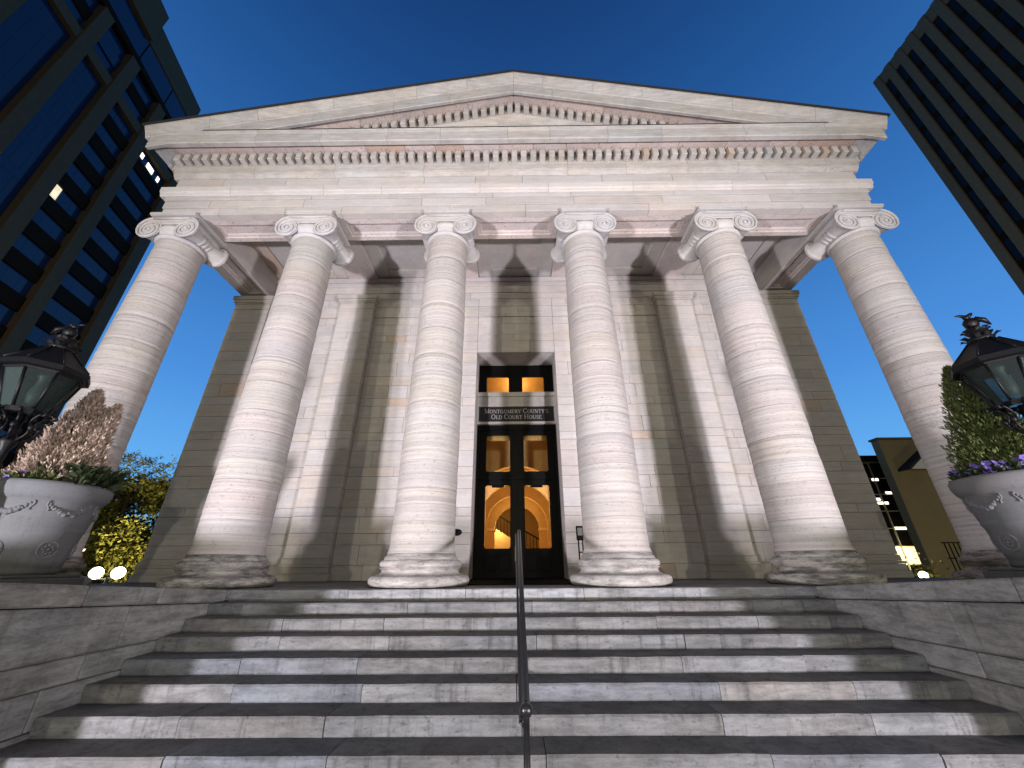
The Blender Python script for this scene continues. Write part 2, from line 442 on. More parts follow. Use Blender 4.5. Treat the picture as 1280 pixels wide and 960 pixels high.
for k in range(0, 15):
    yf = EDGE - TREAD * k; zt = -RISE * k
    dep = yf * math.cos(pitch) + (zt - 0.07 - 0.2985) * math.sin(pitch)
    if k in JX: xs = [-HALF] + [-0.0629 + (px - 642 + 0.0066 * (YM[k] - 480)) * dep / F_PX for px in JX[k]] + [HALF]
    else: xs = cuts(-HALF, HALF, 1.3, 2.0)
    for i, (a, b) in enumerate(zip(xs[:-1], xs[1:])):
        dz = R.uniform(-0.006, 0.0); dy = R.uniform(-0.008, 0.008)
        mb = MB()
        # worn nosing: the front top edge is rounded a little unevenly
        n = max(2, int((b - a) / 0.22)); ring = []
        c = 0.014 if k else 0.01
        for j in range(n + 1):
            x = a + 0.0035 + (b - a - 0.007) * j / n
            wz = R.uniform(-0.004, 0.0015); wy = R.uniform(-0.0045, 0.0045)
            y_ = yf + dy + wy
            ring.append([(x, y_ + 0.012, zt - RISE - 0.02), (x, y_, zt - RISE * 0.55), (x, y_, zt + dz + wz - c * 1.3), (x, y_ + c, zt + dz + wz), (x, yf + 0.46, zt + dz), (x, yf + 0.46, zt - RISE - 0.02)])
        vs = [p for r_ in ring for p in r_]; m_ = 6
        fs = [(j * m_ + q, (j + 1) * m_ + q, (j + 1) * m_ + (q + 1) % m_, j * m_ + (q + 1) % m_) for j in range(n) for q in range(m_)]
        fs += [tuple(range(m_)), tuple(n * m_ + q for q in range(m_))[::-1]]
        mb.add(vs, fs)
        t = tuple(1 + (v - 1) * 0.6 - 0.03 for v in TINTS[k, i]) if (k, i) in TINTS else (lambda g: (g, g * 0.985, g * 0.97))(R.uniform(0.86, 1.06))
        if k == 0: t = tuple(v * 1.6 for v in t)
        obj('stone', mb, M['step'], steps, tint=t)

# cheek walls either side of the steps
for sx, lab in ((-1, 'dark stained stone cheek wall left of the steps, under the pot with the browned conifer'),
                (1, 'dark stained stone cheek wall right of the steps, under the pot with the green conifer')):
    X0, X1, Y0, Y1 = HALF, 8.55, 3.36, 6.46
    cw = thing('cheek_wall', (sx * 5.3, 4.6, -2.2), lab, 'wall', 'cheek walls of the steps')
    core = MB().box(*sorted((sx * (X0 + 0.05), sx * (X1 - 0.05))), Y0 + 0.05, Y1 - 0.01, -2.195, -0.17)
    obj('wall_core', core, M['joint'], cw)
    rows = ((-2.195, -1.6, 1.2), (-1.6, -1.0, 1.3), (-1.0, -0.69, 1.6), (-0.69, -0.47, 1.9), (-0.47, -0.15, 2.4))
    for z0, z1, ln in rows:
        ys = cuts(Y0, Y1, ln * 0.7, ln * 1.2)
        for a, b in zip(ys[:-1], ys[1:]):
            pr = R.uniform(0, 0.012)
            xa, xb = sorted((sx * (X0 + 0.012 - pr), sx * (X0 + 0.5)))
            mb = MB().cbox(xa, xb, a + 0.004, b - 0.004, z0 + 0.004, z1 - 0.004, 0.012)
            if z1 > -0.2: mb.v = [(x, y, z + ((Y1 - y) * 0.0555 - 0.01 if z > -0.3 else 0)) for x, y, z in mb.v]
            obj('stone', mb, M['cheek'], cw, tint=tint(0.15, 0.2))
        for a, b in zip((X0 + 0.5, 5.8, 7.2), (5.8, 7.2, X1)):
            xa, xb = sorted((sx * (a + 0.005), sx * (b - 0.003)))
            obj('stone', MB().cbox(xa, xb, Y0, Y0 + 0.5, z0 + 0.004, z1 - 0.004, 0.012), M['cheek'], cw, tint=tint(0.15, 0.2))
    ys = [Y0 - 0.06, 4.35, 5.25, Y1] if sx < 0 else [Y0 - 0.06, 3.9, 5.6, Y1]
    for a, b in zip(ys[:-1], ys[1:]):           # coping, settled so that it rises slightly towards the street
        za = 0.005 + (Y1 - a) * 0.068; zb = 0.005 + (Y1 - b) * 0.068
        xa, xb = sorted((sx * (X0 + 0.004), sx * (X1 + 0.05)))
        mb = MB().cbox(xa, xb, a + 0.003, b - 0.003, -0.16, 0.0, 0.016)
        mb.v = [(x, y, z + 0.005 + (Y1 - y) * 0.068 * (1 if z > -0.07 else 0.82)) for x, y, z in mb.v]
        obj('coping_stone', mb, M['cheek'], cw, tint=tint(0.1, 0.2))

# ================================================================== court house
ch = thing('court_house', (0, 10.4, 0), 'pale limestone court house with six unfluted ionic columns and a pediment, lit from below', 'court house')
S_COL = (-8.57, -5.145, -1.713, 1.713, 5.145, 8.57)
YC = 7.41

pod = obj('podium', MB().box(-9.75, 9.75, 6.93, 40, -2.195, -0.06), M['stone'], ch, org=(0, 7, -2.195))
for sx in (-1, 1):
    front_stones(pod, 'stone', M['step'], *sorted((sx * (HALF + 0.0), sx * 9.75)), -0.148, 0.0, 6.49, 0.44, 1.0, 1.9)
for i in range(11):
    a, b = -9.7 + i * 1.7636, -9.7 + (i + 1) * 1.7636
    for y0, y1 in ((6.97, 8.6), (8.6, 10.3)):
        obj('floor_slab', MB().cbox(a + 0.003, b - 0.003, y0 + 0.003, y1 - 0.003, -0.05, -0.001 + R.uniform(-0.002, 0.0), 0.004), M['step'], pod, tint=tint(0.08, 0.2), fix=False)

# ---- columns
def shaft_r(z):
    t = (z - 0.5) / 7.25
    r = 0.556 - 0.081 * t ** 1.5
    if z < 0.62: r += 0.03 * (1 - (z - 0.5) / 0.12) ** 2
    return r
def arc(cy_, cz, r, a0, a1, n):
    return [(cy_ + r * math.cos(a0 + (a1 - a0) * i / n), cz + r * math.sin(a0 + (a1 - a0) * i / n)) for i in range(n + 1)]
base_prof = [(0.70, 0.0)] + arc(0.765, 0.085, 0.083, -PI / 2, PI / 2, 8) + [(0.735, 0.175)] + \
    [(0.69 - 0.035 * math.sin(PI * i / 6) + (0.012 if i == 0 else 0) - 0.01 * i / 6, 0.185 + 0.09 * i / 6) for i in range(7)] + \
    [(0.70, 0.285)] + arc(0.635, 0.345, 0.058, -PI / 2, PI / 2, 7) + [(0.625, 0.415), (0.625, 0.45), (0.60, 0.458), (0.588, 0.5), (0.4, 0.5)]
def capital_mesh():
    mb = MB()
    # abacus
    for h, z0, z1 in ((0.56, 8.295, 8.325), (0.578, 8.325, 8.38), (0.57, 8.38, 8.398)):
        mb.cbox(-h, h, -h, h, z0, z1, 0.006)
    # echinus with astragal
    prof = [(0.47, 7.61), (0.515, 7.625), (0.535, 7.655), (0.53, 7.685), (0.50, 7.70), (0.48, 7.715), (0.485, 7.74), (0.53, 7.80), (0.565, 7.87), (0.57, 7.93), (0.54, 7.98), (0.50, 8.0)]
    mb.lathe(prof, 0, 0, 40)
    mb.box(-0.44, 0.44, -0.47, 0.47, 7.98, 8.296)
    EX, EZ, YF = 0.46, 7.87, -0.53
    for sy in (-1, 1):
        yf = YF if sy < 0 else -YF
        for sx in (-1, 1):
            # spiral ridge, from the top of the channel outward and in to the eye
            pts, rad = [], []
            turns = 2.6; n = 62
            for i in range(n + 1):
                t = i / n; a = PI / 2 + turns * 2 * PI * t
                r = 0.258 * (1 - t) ** 0.80 + 0.035 + 0.055 * max(0.0, 1 - t / 0.1)
                r = min(r, 0.348)
                pts.append((sx * (EX - r * math.cos(a)), yf + sy * 0.004, EZ + r * math.sin(a)))
                rad.append(0.030 * (1 - 0.60 * t))
            mb.tube(pts, rad, 7)
            mb.ball((sx * EX, yf, EZ), (0.045, 0.04, 0.045), 10, 6)
            # the face of the scroll, slightly sunk
            vs = [(sx * EX, yf - sy * 0.012, EZ)] + [(sx * (EX - rr * math.cos(a)), yf - sy * 0.012, EZ + rr * math.sin(a)) for rr, a in
                  [(0.285 + 0.05 * max(0, 1 - min(q, 24 - q) / 5), PI / 2 + 2 * PI * q / 24) for q in range(24)]]
            mb.add(vs, [(0, 1 + q, 1 + (q + 1) % 24) for q in range(24)])
        # channel between the scrolls: two ridges and a sagging hollow face
        mb.tube([(-EX, yf, EZ + 0.345), (0, yf, EZ + 0.338), (EX, yf, EZ + 0.345)], 0.034, 7)
        mb.tube([(-EX + 0.03, yf - sy * 0.005, EZ + 0.19), (-0.15, yf - sy * 0.005, EZ + 0.155), (0.15, yf - sy * 0.005, EZ + 0.155), (EX - 0.03, yf - sy * 0.005, EZ + 0.19)], 0.021, 6)
        y0, y1 = sorted((yf - sy * 0.02, yf - sy * 0.3))
        mb.box(-EX, EX, y0, y1, EZ + 0.16, EZ + 0.37)
    # bolsters: the rolled sides, waisted, with three bands
    for sx in (-1, 1):
        prof = []
        for i in range(49):
            t = -1 + 2 * i / 48
            r = 0.150 + 0.125 * abs(t) ** 2.0
            if abs(abs(t) - 0.0) < 0.04: r += 0.045
            if abs(abs(t) - 0.21) < 0.04: r += 0.04
            if abs(t) > 0.93: r += 0.02
            prof.append((r, 0.515 * t))
        b = MB().lathe(prof, 0, 0, 20)
        b.v = [(sx * (EX + 0.005) + x, z, EZ + 0.02 + y) for x, y, z in b.v]
        mb.add(b.v, b.f, True)
    return mb
cap_me = None
for ci, x in enumerate(S_COL):
    cx, cyy = x, YC
    core = MB().lathe([(shaft_r(0.63 + 0.5917 * q) - 0.014, 0.45 if q == 0 else 0.63 + 0.5917 * q) for q in range(13)], cx, cyy, 32)
    c_ = obj('column', core, M['joint'], ch, org=(cx, cyy, 0))
    gm = M['grimy'] if ci in (0, 1, 4, 5) else M['worn']
    obj('base', MB().lathe(base_prof, cx, cyy, 48), gm, c_, org=(cx, cyy, 0), tint=(1, 0.98, 0.95))
    zs = [0.5]
    while zs[-1] < 7.2: zs.append(zs[-1] + R.choice((0.42, 0.5, 0.56, 0.62, 0.68)))
    zs = zs[:-1] if 7.62 - zs[-1] < 0.3 else zs
    zs.append(7.615)
    for a, b in zip(zs[:-1], zs[1:]):
        e = R.uniform(-0.003, 0.004); n = max(3, int((b - a) / 0.075))
        prof = [(shaft_r(a) - 0.02, a + 0.0015), (shaft_r(a) + e - 0.004, a + 0.003), (shaft_r(a) + e, a + R.uniform(0.006, 0.014))]
        for i in range(1, n):
            z = a + (b - a) * i / n
            prof.append((shaft_r(z) + e + R.uniform(-0.0028, 0.0028), z))
        prof += [(shaft_r(b) + e, b - R.uniform(0.006, 0.012)), (shaft_r(b) + e - 0.004, b - 0.002), (shaft_r(b) - 0.02, b - 0.0015)]
        g = R.uniform(0.93, 1.05)
        obj('drum', MB().lathe(prof, cx, cyy, 44, caps=False), M['column'], c_, org=(cx, cyy, a), tint=(g, g * R.uniform(0.955, 0.985), g * R.uniform(0.92, 0.97)))
    if cap_me is None:
        o = obj('capital', capital_mesh().xf(Matrix.Translation((cx, cyy, 0))), M['carved'], c_, org=(cx, cyy, 7.66)); cap_me = o.data
    else:
        place('capital', cap_me, (cx, cyy, 7.66), c_)

# ---- entablature: architrave in three fascias and a crown, U-shaped round the porch
def sunk_panel(parent, x0, x1, y0, y1, z, m, border, dep, tn=None, name='soffit_panel'):
    """a slab seen from below with a moulded sunk panel"""
    mb = MB()
    def ring(a, za, b, zb):
        vs = [(a[0], a[2], za), (a[1], a[2], za), (a[1], a[3], za), (a[0], a[3], za), (b[0], b[2], zb), (b[1], b[2], zb), (b[1], b[3], zb), (b[0], b[3], zb)]
        mb.add(vs, [(i, (i + 1) % 4, 4 + (i + 1) % 4, 4 + i) for i in range(4)])
    def ins(q, d): return (q[0] + d, q[1] - d, q[2] + d, q[3] - d)
    q0 = (x0, x1, y0, y1); q1 = ins(q0, border); q2 = ins(q1, 0.012); q3 = ins(q2, 0.05); q4 = ins(q3, 0.045)
    ring(q0, z + 0.2, q0, z); ring(q0, z, q1, z); ring(q1, z, q2, z + dep * 0.5); ring(q2, z + dep * 0.5, q3, z + dep * 0.62); ring(q3, z + dep * 0.62, q4, z + dep)
    mb.add([(q4[0], q4[2], z + dep), (q4[1], q4[2], z + dep), (q4[1], q4[3], z + dep), (q4[0], q4[3], z + dep)], [(0, 1, 2, 3)])
    mb.add([(x0, y0, z + 0.2), (x1, y0, z + 0.2), (x1, y1, z + 0.2), (x0, y1, z + 0.2)], [(0, 1, 2, 3)])
    return obj(name, mb, m, parent, tint=tn)
XO = 9.01
arch = obj('architrave', MB().box(-XO + 0.16, XO - 0.16, 7.12, 7.85, 8.62, 9.66)
           .box(-XO + 0.1, -8.10, 7.85, 40, 8.62, 9.66).box(8.10, XO - 0.1, 7.85, 40, 8.62, 9.66), M['stone'], ch, org=(0, 7.4, 8.4))
FASC = ((8.40, 8.63, 6.95, 0.0), (8.63, 8.88, 6.925, 0.025), (8.88, 9.02, 6.90, 0.05))
for i, (z0, z1, yf, pj) in enumerate(FASC):
    front_stones(arch, 'stone', M['stone'], -XO - pj, XO + pj, z0, z1, yf, 0.2, 1.3, 3.2, proud=0.004)
    for sx in (-1, 1):
        side_stones(arch, 'stone', M['stone'], yf + 0.21, 13, z0, z1, sx * (XO + pj), 0.2, 1.6, 3.0, sx)
# crown moulding of the architrave
for a, b in zip(*(lambda c: (c[:-1], c[1:]))(cuts(-9.2, 9.2, 1.4, 3.0))):
    g = tint(0.12, 0.25)
    mb = MB().prism([(6.89, 9.02), (6.87, 9.05), (6.855, 9.11), (6.825, 9.13), (6.815, 9.275), (6.825, 9.285), (7.1, 9.285), (7.1, 9.02)], 0, a + G / 2, b - G / 2)
    obj('crown_stone', mb, M['stone'], arch, tint=tuple(v * 1.10 for v in g))
for sx in (-1, 1):
    xa, xb = sorted((sx * 9.195, sx * 8.9))
    obj('crown_stone', MB().cbox(xa, xb, 7.11, 14, 9.03, 9.285, 0.01), M['stone'], arch)
# soffits with sunk panels between the capitals, plain bearing stones above the columns
for i in range(5):
    x0, x1 = S_COL[i] + 0.60, S_COL[i + 1] - 0.60
    sunk_panel(arch, x0 + 0.003, x1 - 0.003, 7.155, 7.85, 8.40, M['pitted'], 0.13, 0.075, tint(0.05, 0.2))
for i, x in enumerate(S_COL):
    a, b = (max(x - 0.597, -XO + 0.21), min(x + 0.597, XO - 0.21))
    obj('bearing_stone', MB().cbox(a, b, 7.155, 7.85, 8.402, 8.6, 0.005), M['stone'], arch, tint=tint(0.05, 0.2))
for sx in (-1, 1):
    xa, xb = sorted((sx * 8.10, sx * (XO - 0.21)))
    for y0, y1 in ((7.86, 10.17),):
        sunk_panel(arch, xa, xb, y0, y1, 8.40, M['pitted'], 0.12, 0.07, tint(0.06, 0.3))
    obj('lining_stone', MB().cbox(*sorted((sx * 8.085, sx * 8.25)), 7.86, 10.35, 8.41, 9.3, 0.006), M['stone'], arch, tint=tint(0.05, 0.2))

# ---- porch ceiling: beams from each inner column to the wall, coffers between
ceil = obj('porch_ceiling', MB().box(-8.1, 8.1, 7.86, 10.5, 9.66, 9.9), M['stone'], ch, org=(0, 9, 9.66))
for x in S_COL[1:5]:
    obj('ceiling_beam', MB().cbox(x - 0.48, x + 0.48, 7.86, 10.37, 9.16, 9.66, 0.012), M['pitted'], ceil, tint=tint(0.06, 0.25))
for i in range(5):
    x0 = S_COL[i] + 0.483; x1 = S_COL[i + 1] - 0.483
    for a, b, c, d in ((x0, x0 + 0.44, 7.86, 10.37), (x1 - 0.44, x1, 7.86, 10.37), (x0 + 0.443, x1 - 0.443, 7.86, 8.25), (x0 + 0.443, x1 - 0.443, 9.98, 10.37)):
        obj('coffer_frame', MB().cbox(a, b, c, d, 9.235, 9.66, 0.015), M['stone'], ceil, tint=tint(0.08, 0.3))
    obj('coffer_panel', MB().cbox(x0 + 0.443, x1 - 0.443, 8.253, 9.977, 9.33, 9.655, 0.004), M['pitted'], ceil, tint=tuple(v * 0.92 for v in tint(0.06, 0.4)))

# ---- frieze
fr = obj('frieze', MB().box(-8.85, 8.85, 7.1, 40, 9.287, 10.2), M['stone'], ch, org=(0, 7, 9.29))
front_stones(fr, 'stone', M['stone'], -9.0, 9.0, 9.285, 9.73, 6.95, 0.2, 1.2, 2.6, proud=0.004)
for sx in (-1, 1): side_stones(fr, 'stone', M['stone'], 7.16, 14, 9.285, 9.73, sx * 9.0, 0.2, 1.5, 2.6, sx)

# ---- horizontal cornice: bed mould, dentils, corona
co = obj('cornice', MB().box(-9.25, 9.25, 6.80, 40, 10.37, 10.60).box(-9.0, 9.0, 6.98, 40, 9.73, 10.37), M['cornice'], ch, org=(0, 6.9, 9.73))
for a, b in zip(*(lambda c: (c[:-1], c[1:]))(cuts(-9.12, 9.12, 1.2, 2.6))):
    mb = MB().prism([(6.94, 9.73), (6.925, 9.75), (6.87, 9.80), (6.855, 9.845), (6.83, 9.85), (6.83, 10.37), (7.1, 10.37), (7.1, 9.73)], 0, a + G / 2, b - G / 2)
    obj('bed_stone', mb, M['cornice'], co, tint=tint(0.1, 0.45))
for sx in (-1, 1):
    xa, xb = sorted((sx * 9.11, sx * 8.95))
    obj('bed_stone', MB().cbox(xa, xb, 7.1, 14, 9.76, 10.37, 0.01), M['cornice'], co)
dent = MB().cbox(-0.073, 0.073, -0.105, 0.105, 0.0, 0.275, 0.012)
dme = None
nd = 73
for i in range(nd):
    x = -8.98 + 17.96 * i / (nd - 1)
    if dme is None:
        o = obj('dentil', MB().cbox(x - 0.075, x + 0.075, 6.625, 6.832, 10.085, 10.36, 0.010), M['cornice'], co, org=(x, 6.73, 10.085), tint=tint(0.06, 0.5)); dme = o.data
    else:
        place('dentil', dme, (x + R.uniform(-0.006, 0.006), 6.73 + R.uniform(0, 0.008), 10.085), co, tint=tint(0.08, 0.5))
for sx in (-1, 1):
    for j in range(10):
        o = place('dentil', dme, (sx * 9.2, 6.98 + 0.25 * j, 10.085), co, tint=tint(0.06, 0.4)); o.rotation_euler = (0, 0, PI / 2)
# soffit and corona
xs = cuts(-9.0, 9.0, 0.75, 1.3)
for a, b in zip(xs[:-1], xs[1:]):
    obj('soffit_stone', MB().cbox(a + G / 2, b - G / 2, 6.40, 6.82, 10.36 + R.uniform(0, 0.006), 10.5, 0.008), M['pitted'], co, tint=tuple(v * q for v, q in zip(tint(0.2, 0.6), (1.0, 0.95, 0.90))), fix=False)
for sx in (-1, 1):
    xa, xb = sorted((sx * 9.003, sx * 9.46))
    obj('soffit_stone', MB().cbox(xa, xb, 6.40, 7.6, 10.36, 10.5, 0.008), M['cornice'], co, tint=(1, 0.97, 0.88), fix=False)
    obj('soffit_stone', MB().cbox(xa, xb, 7.61, 16, 10.36, 10.5, 0.008), M['cornice'], co, tint=(1, 0.97, 0.88), fix=False)
xs = cuts(-9.47, 9.47, 1.0, 2.4)
for a, b in zip(xs[:-1], xs[1:]):
    mb = MB().prism([(6.40, 10.235), (6.285, 10.225), (6.265, 10.245), (6.26, 10.54), (6.25, 10.56), (6.235, 10.61), (6.225, 10.64), (6.24, 10.65), (6.9, 10.655), (6.9, 10.5), (6.40, 10.5)], 0, a + G / 2, b - G / 2)
    obj('corona_stone', mb, M['cornice'], co, tint=tint(0.09, 0.15))
for sx in (-1, 1):
    poly = [(sx * 9.36, 10.235), (sx * 9.455, 10.225), (sx * 9.47, 10.245), (sx * 9.475, 10.54), (sx * 9.50, 10.61), (sx * 9.51, 10.65), (sx * 9.0, 10.655), (sx * 9.0, 10.5), (sx * 9.36, 10.5)]
    for ya, yb in ((6.91, 9.6), (9.61, 13), (13.01, 40)):
        mb = MB(); n_ = len(poly)
        vs = [(x, ya, z) for x, z in poly] + [(x, yb, z) for x, z in poly]
        mb.add(vs, [tuple(range(n_)), tuple(range(n_, 2 * n_))[::-1]] + [(i, (i + 1) % n_, n_ + (i + 1) % n_, n_ + i) for i in range(n_)])
        obj('corona_stone', mb, M['cornice'], co, tint=tint(0.08, 0.1))
mb = MB().box(-8.15, 8.15, 6.222, 6.95, 10.657, 10.672)
obj('flashing', mb, M['roof'], co)

# ---- pediment
SL = 0.2355
def rk(x): return -SL * abs(x)
ped = obj('pediment', MB().add([(-9.0, 7.15, 10.6), (9.0, 7.15, 10.6), (0, 7.15, 12.55), (-9.0, 40, 10.6), (9.0, 40, 10.6), (0, 40, 12.55)],
          [(0, 1, 2), (3, 5, 4), (0, 2, 5, 3), (1, 4, 5, 2), (0, 3, 4, 1)]), M['cornice'], ch, org=(0, 7, 10.6))
def rake_piece(name, poly, xa, xb, m, tn=None, zb=None):
    """profile (y, z at the centre line) swept along the slope between xa and xb, which lie on one side"""
    n = len(poly); mb = MB()
    vs = [(xa, y, z + rk(xa)) for y, z in poly] + [(xb, y, z + rk(xb)) for y, z in poly]
    mb.add(vs, [tuple(range(n)), tuple(range(n, 2 * n))[::-1]] + [(i, (i + 1) % n, n + (i + 1) % n, n + i) for i in range(n)])
    return obj(name, mb, m, ped, tint=tn)
SIMA = [(6.268, 12.685), (6.245, 12.70), (6.235, 12.74), (6.20, 12.80), (6.16, 12.87), (6.14, 12.925), (6.12, 12.935), (6.12, 12.985), (7.3, 12.985), (7.3, 12.685)]
CORO = [(6.36, 12.33), (6.285, 12.315), (6.27, 12.335), (6.265, 12.60), (6.28, 12.61), (6.28, 12.68), (7.3, 12.68), (7.3, 12.5), (6.36, 12.5)]
TAN = (0.99, 0.86, 0.72)
for sx in (-1, 1):
    xs = cuts(0.0, 9.60, 1.2, 2.6)
    for a, b in zip(xs[:-1], xs[1:]): rake_piece('sima_stone', SIMA, sx * (a + G / 2), sx * (b - G / 2), M['cornice'], tint(0.08, 0.1))
    xs = cuts(0.0, 9.48, 1.1, 2.4)
    for a, b in zip(xs[:-1], xs[1:]): rake_piece('corona_stone', CORO, sx * (a + G / 2), sx * (b - G / 2), M['cornice'], tint(0.08, 0.1))
    xs = cuts(0.0, 8.9, 0.8, 1.5)
    for a, b in zip(xs[:-1], xs[1:]): rake_piece('soffit_stone', [(6.36, 12.475), (6.36, 12.49), (6.95, 12.49), (6.95, 12.475)], sx * (a + G / 2), sx * (b - G / 2), M['pitted'], tuple(v * q for v, q in zip(tint(0.25, 0.6), (1.0, 0.945, 0.89))))
    rake_piece('bed_mould', [(6.80, 12.47), (6.80, 12.23), (6.83, 12.215), (6.87, 12.13), (6.89, 12.08), (6.93, 12.06), (7.1, 12.06), (7.1, 12.47)], 0.0, sx * 8.6, M['cornice'], (1.0, 0.96, 0.9))
    rme = None
    for j in range(30):
        x = sx * (0.11 + 0.25 * j)
        if rme is None:
            mb = MB(); hw = 0.076
            b0 = MB().cbox(-hw, hw, 6.60, 6.80, 12.235, 12.465, 0.01)
            b0.v = [(x + p[0], p[1], p[2] + rk(x) - SL * sx * p[0]) for p in b0.v]
            o = obj('dentil', b0, M['cornice'], ped, org=(x, 6.7, 12.235 + rk(x)), tint=tint(0.07, 0.5)); rme = o.data; z0 = 12.235
        else:
            place('dentil', rme, (x, 6.7, 12.235 + rk(x)), ped, tint=tint(0.08, 0.5))
# tympanum courses
for z0, z1 in ((10.66, 11.2), (11.2, 11.72), (11.72, 12.3)):
    xs = cuts(-8.6, 8.6, 1.2, 2.2)
    for a, b in zip(xs[:-1], xs[1:]):
        def top(x): return min(z1, 12.30 + rk(x))
        if top(a) < z0 + 0.05 and top(b) < z0 + 0.05: continue
        pts = [(a + G / 2, z0 + G / 2), (b - G / 2, z0 + G / 2), (b - G / 2, max(z0 + 0.01, top(b) - G / 2))]
        if a < 0 < b: pts.append((0, min(z1, 12.3) - G / 2))
        pts.append((a + G / 2, max(z0 + 0.01, top(a) - G / 2)))
        mb = MB().add([(x, 6.95, z) for x, z in pts] + [(x, 7.14, z) for x, z in pts],
                      [tuple(range(len(pts)))[::-1], tuple(range(len(pts), 2 * len(pts)))] + [(i, (i + 1) % len(pts), len(pts) + (i + 1) % len(pts), len(pts) + i) for i in range(len(pts))])
        obj('stone', mb, M['cornice'], ped, tint=tint(0.08, 0.3))
mb = MB()
for sx in (-1, 1):
    p = [(6.09, 12.99), (6.085, 13.04), (40, 13.04), (40, 12.99)]
    vs = [(0, y, z) for y, z in p] + [(sx * 9.66, y, z + rk(9.66)) for y, z in p]
    mb.add(vs, [(0, 1, 2, 3), (4, 7, 6, 5)] + [(i, (i + 1) % 4, 4 + (i + 1) % 4, 4 + i) for i in range(4)])
obj('roof', mb, M['roof'], ch, org=(0, 7, 12.9))

# ---- walls of the porch
COURSES = [0.0, 0.34]
for h in (0.46, 0.27, 0.40, 0.22, 0.48, 0.33, 0.26, 0.44, 0.30, 0.23, 0.45, 0.36, 0.25, 0.41, 0.31, 0.46, 0.27):
    COURSES.append(round(COURSES[-1] + h, 3))
COURSES = [c for c in COURSES if c < 6.1] + [6.31, 6.72, 6.97, 7.36, 7.63]
WY = 10.42
def wall_part(x0, x1, z0, z1, lo, hi, org):
    core = obj('wall', MB().box(x0 + 0.004, x1 - 0.004, WY + 0.16, 11.9, z0, z1), M['stone'], ch, org=org)
    zs = [c for c in COURSES if z0 - 0.01 <= c <= 7.64]
    for a, b in zip(zs[:-1], zs[1:]):
        if b < z0 + 0.05: continue
        proud = 0.05 if b < 0.4 else 0.0
        xs = cuts(x0, x1, lo, hi)
        front_stones(core, 'stone', M['stone'], x0, x1, a, b, WY - proud, 0.17 + proud, xs=xs, proud=0.007)
    front_stones(core, 'string_stone', M['stone'], x0, x1, 7.63, 7.78, WY - 0.045, 0.2, 1.0, 1.9, proud=0.003)
    front_stones(core, 'stone', M['stone'], x0, x1, 7.78, 8.06, WY, 0.17, lo, hi)
    front_stones(core, 'stone', M['stone'], x0, x1, 8.06, 8.36, WY - 0.012, 0.17, lo, hi)
    return core
wall_part(1.2, 4.585, 0, 8.36, 0.55, 1.35, (2.9, 10.5, 0)); wall_part(-4.585, -1.2, 0, 8.36, 0.55, 1.35, (-2.9, 10.5, 0))
wall_part(5.70, 7.97, 0, 8.36, 0.5, 1.2, (6.8, 10.5, 0)); wall_part(-7.97, -5.70, 0, 8.36, 0.5, 1.2, (-6.8, 10.5, 0))
wall_part(-1.2, 1.2, 6.31, 8.36, 0.7, 2.2, (0, 10.5, 6.31))
# wall entablature under the ceiling
we = obj('wall_entablature', MB().box(-8.08, 8.08, WY + 0.1, 11.9, 8.362, 9.68), M['stone'], ch, org=(0, 10.6, 8.36))
for z0, z1, y in ((8.36, 8.60, WY - 0.02), (8.60, 8.86, WY - 0.045), (8.86, 9.03, WY - 0.06), (9.03, 9.2, WY - 0.10)):
    front_stones(we, 'stone', M['stone'], -8.08, 8.08, z0, z1, y, WY + 0.1 - y, 0.9, 2.2, proud=0.004)
# pilasters and corner piers
def pilaster(name, x0, x1, y0, y1, faces):
    c = obj(name, MB().box(x0 + 0.05, x1 - 0.05, y0 + 0.05, y1, 0, 8.36), M['joint'], ch, org=((x0 + x1) / 2, (y0 + y1) / 2, 0))
    zs = [c_ for c_ in COURSES if c_ > 0.4]
    zs = [0.5] + [z for z in zs if z > 0.62]
    zs = zs[::1] + [7.86]
    zs = [z for i, z in enumerate(zs) if i == 0 or z < 7.6 or z == 7.86]
    for a, b in zip(zs[:-1], zs[1:]):
        if R.random() < 0.6: xs = [x0, x1]
        else: xs = [x0, x0 + (x1 - x0) * R.uniform(0.35, 0.65), x1]
        for p, q in zip(xs[:-1], xs[1:]):
            pr = R.uniform(0, 0.005)
            obj('stone', MB().cbox(p + (G / 2 if p > x0 else 0), q - (G / 2 if q < x1 else 0), y0 - pr, y1, a + G / 2, b - G / 2, 0.006), M['stone'], c, tint=tint(0.09, 0.3), fix=False)
    cap = MB()
    for z0, z1, e in ((7.86, 7.90, 0.02), (7.90, 8.08, 0.0), (8.08, 8.13, 0.03), (8.13, 8.22, 0.055), (8.22, 8.36, 0.09)):
        cap.cbox(x0 - e, x1 + e, y0 - e, y1, z0 + 0.001, z1 - 0.001, 0.006)
    obj('cap', cap, M['stone'], c, tint=(1.0, 0.97, 0.92), fix=False)
    bs = MB()
    for z0, z1, e in ((0.0, 0.16, 0.09), (0.16, 0.30, 0.05), (0.30, 0.36, 0.07), (0.36, 0.5, 0.025)):
        bs.cbox(x0 - e, x1 + e, y0 - e, y1, z0 + 0.001, z1 - 0.001, 0.008)
    obj('base', bs, M['stone'], c, tint=(0.85, 0.84, 0.8), fix=False)
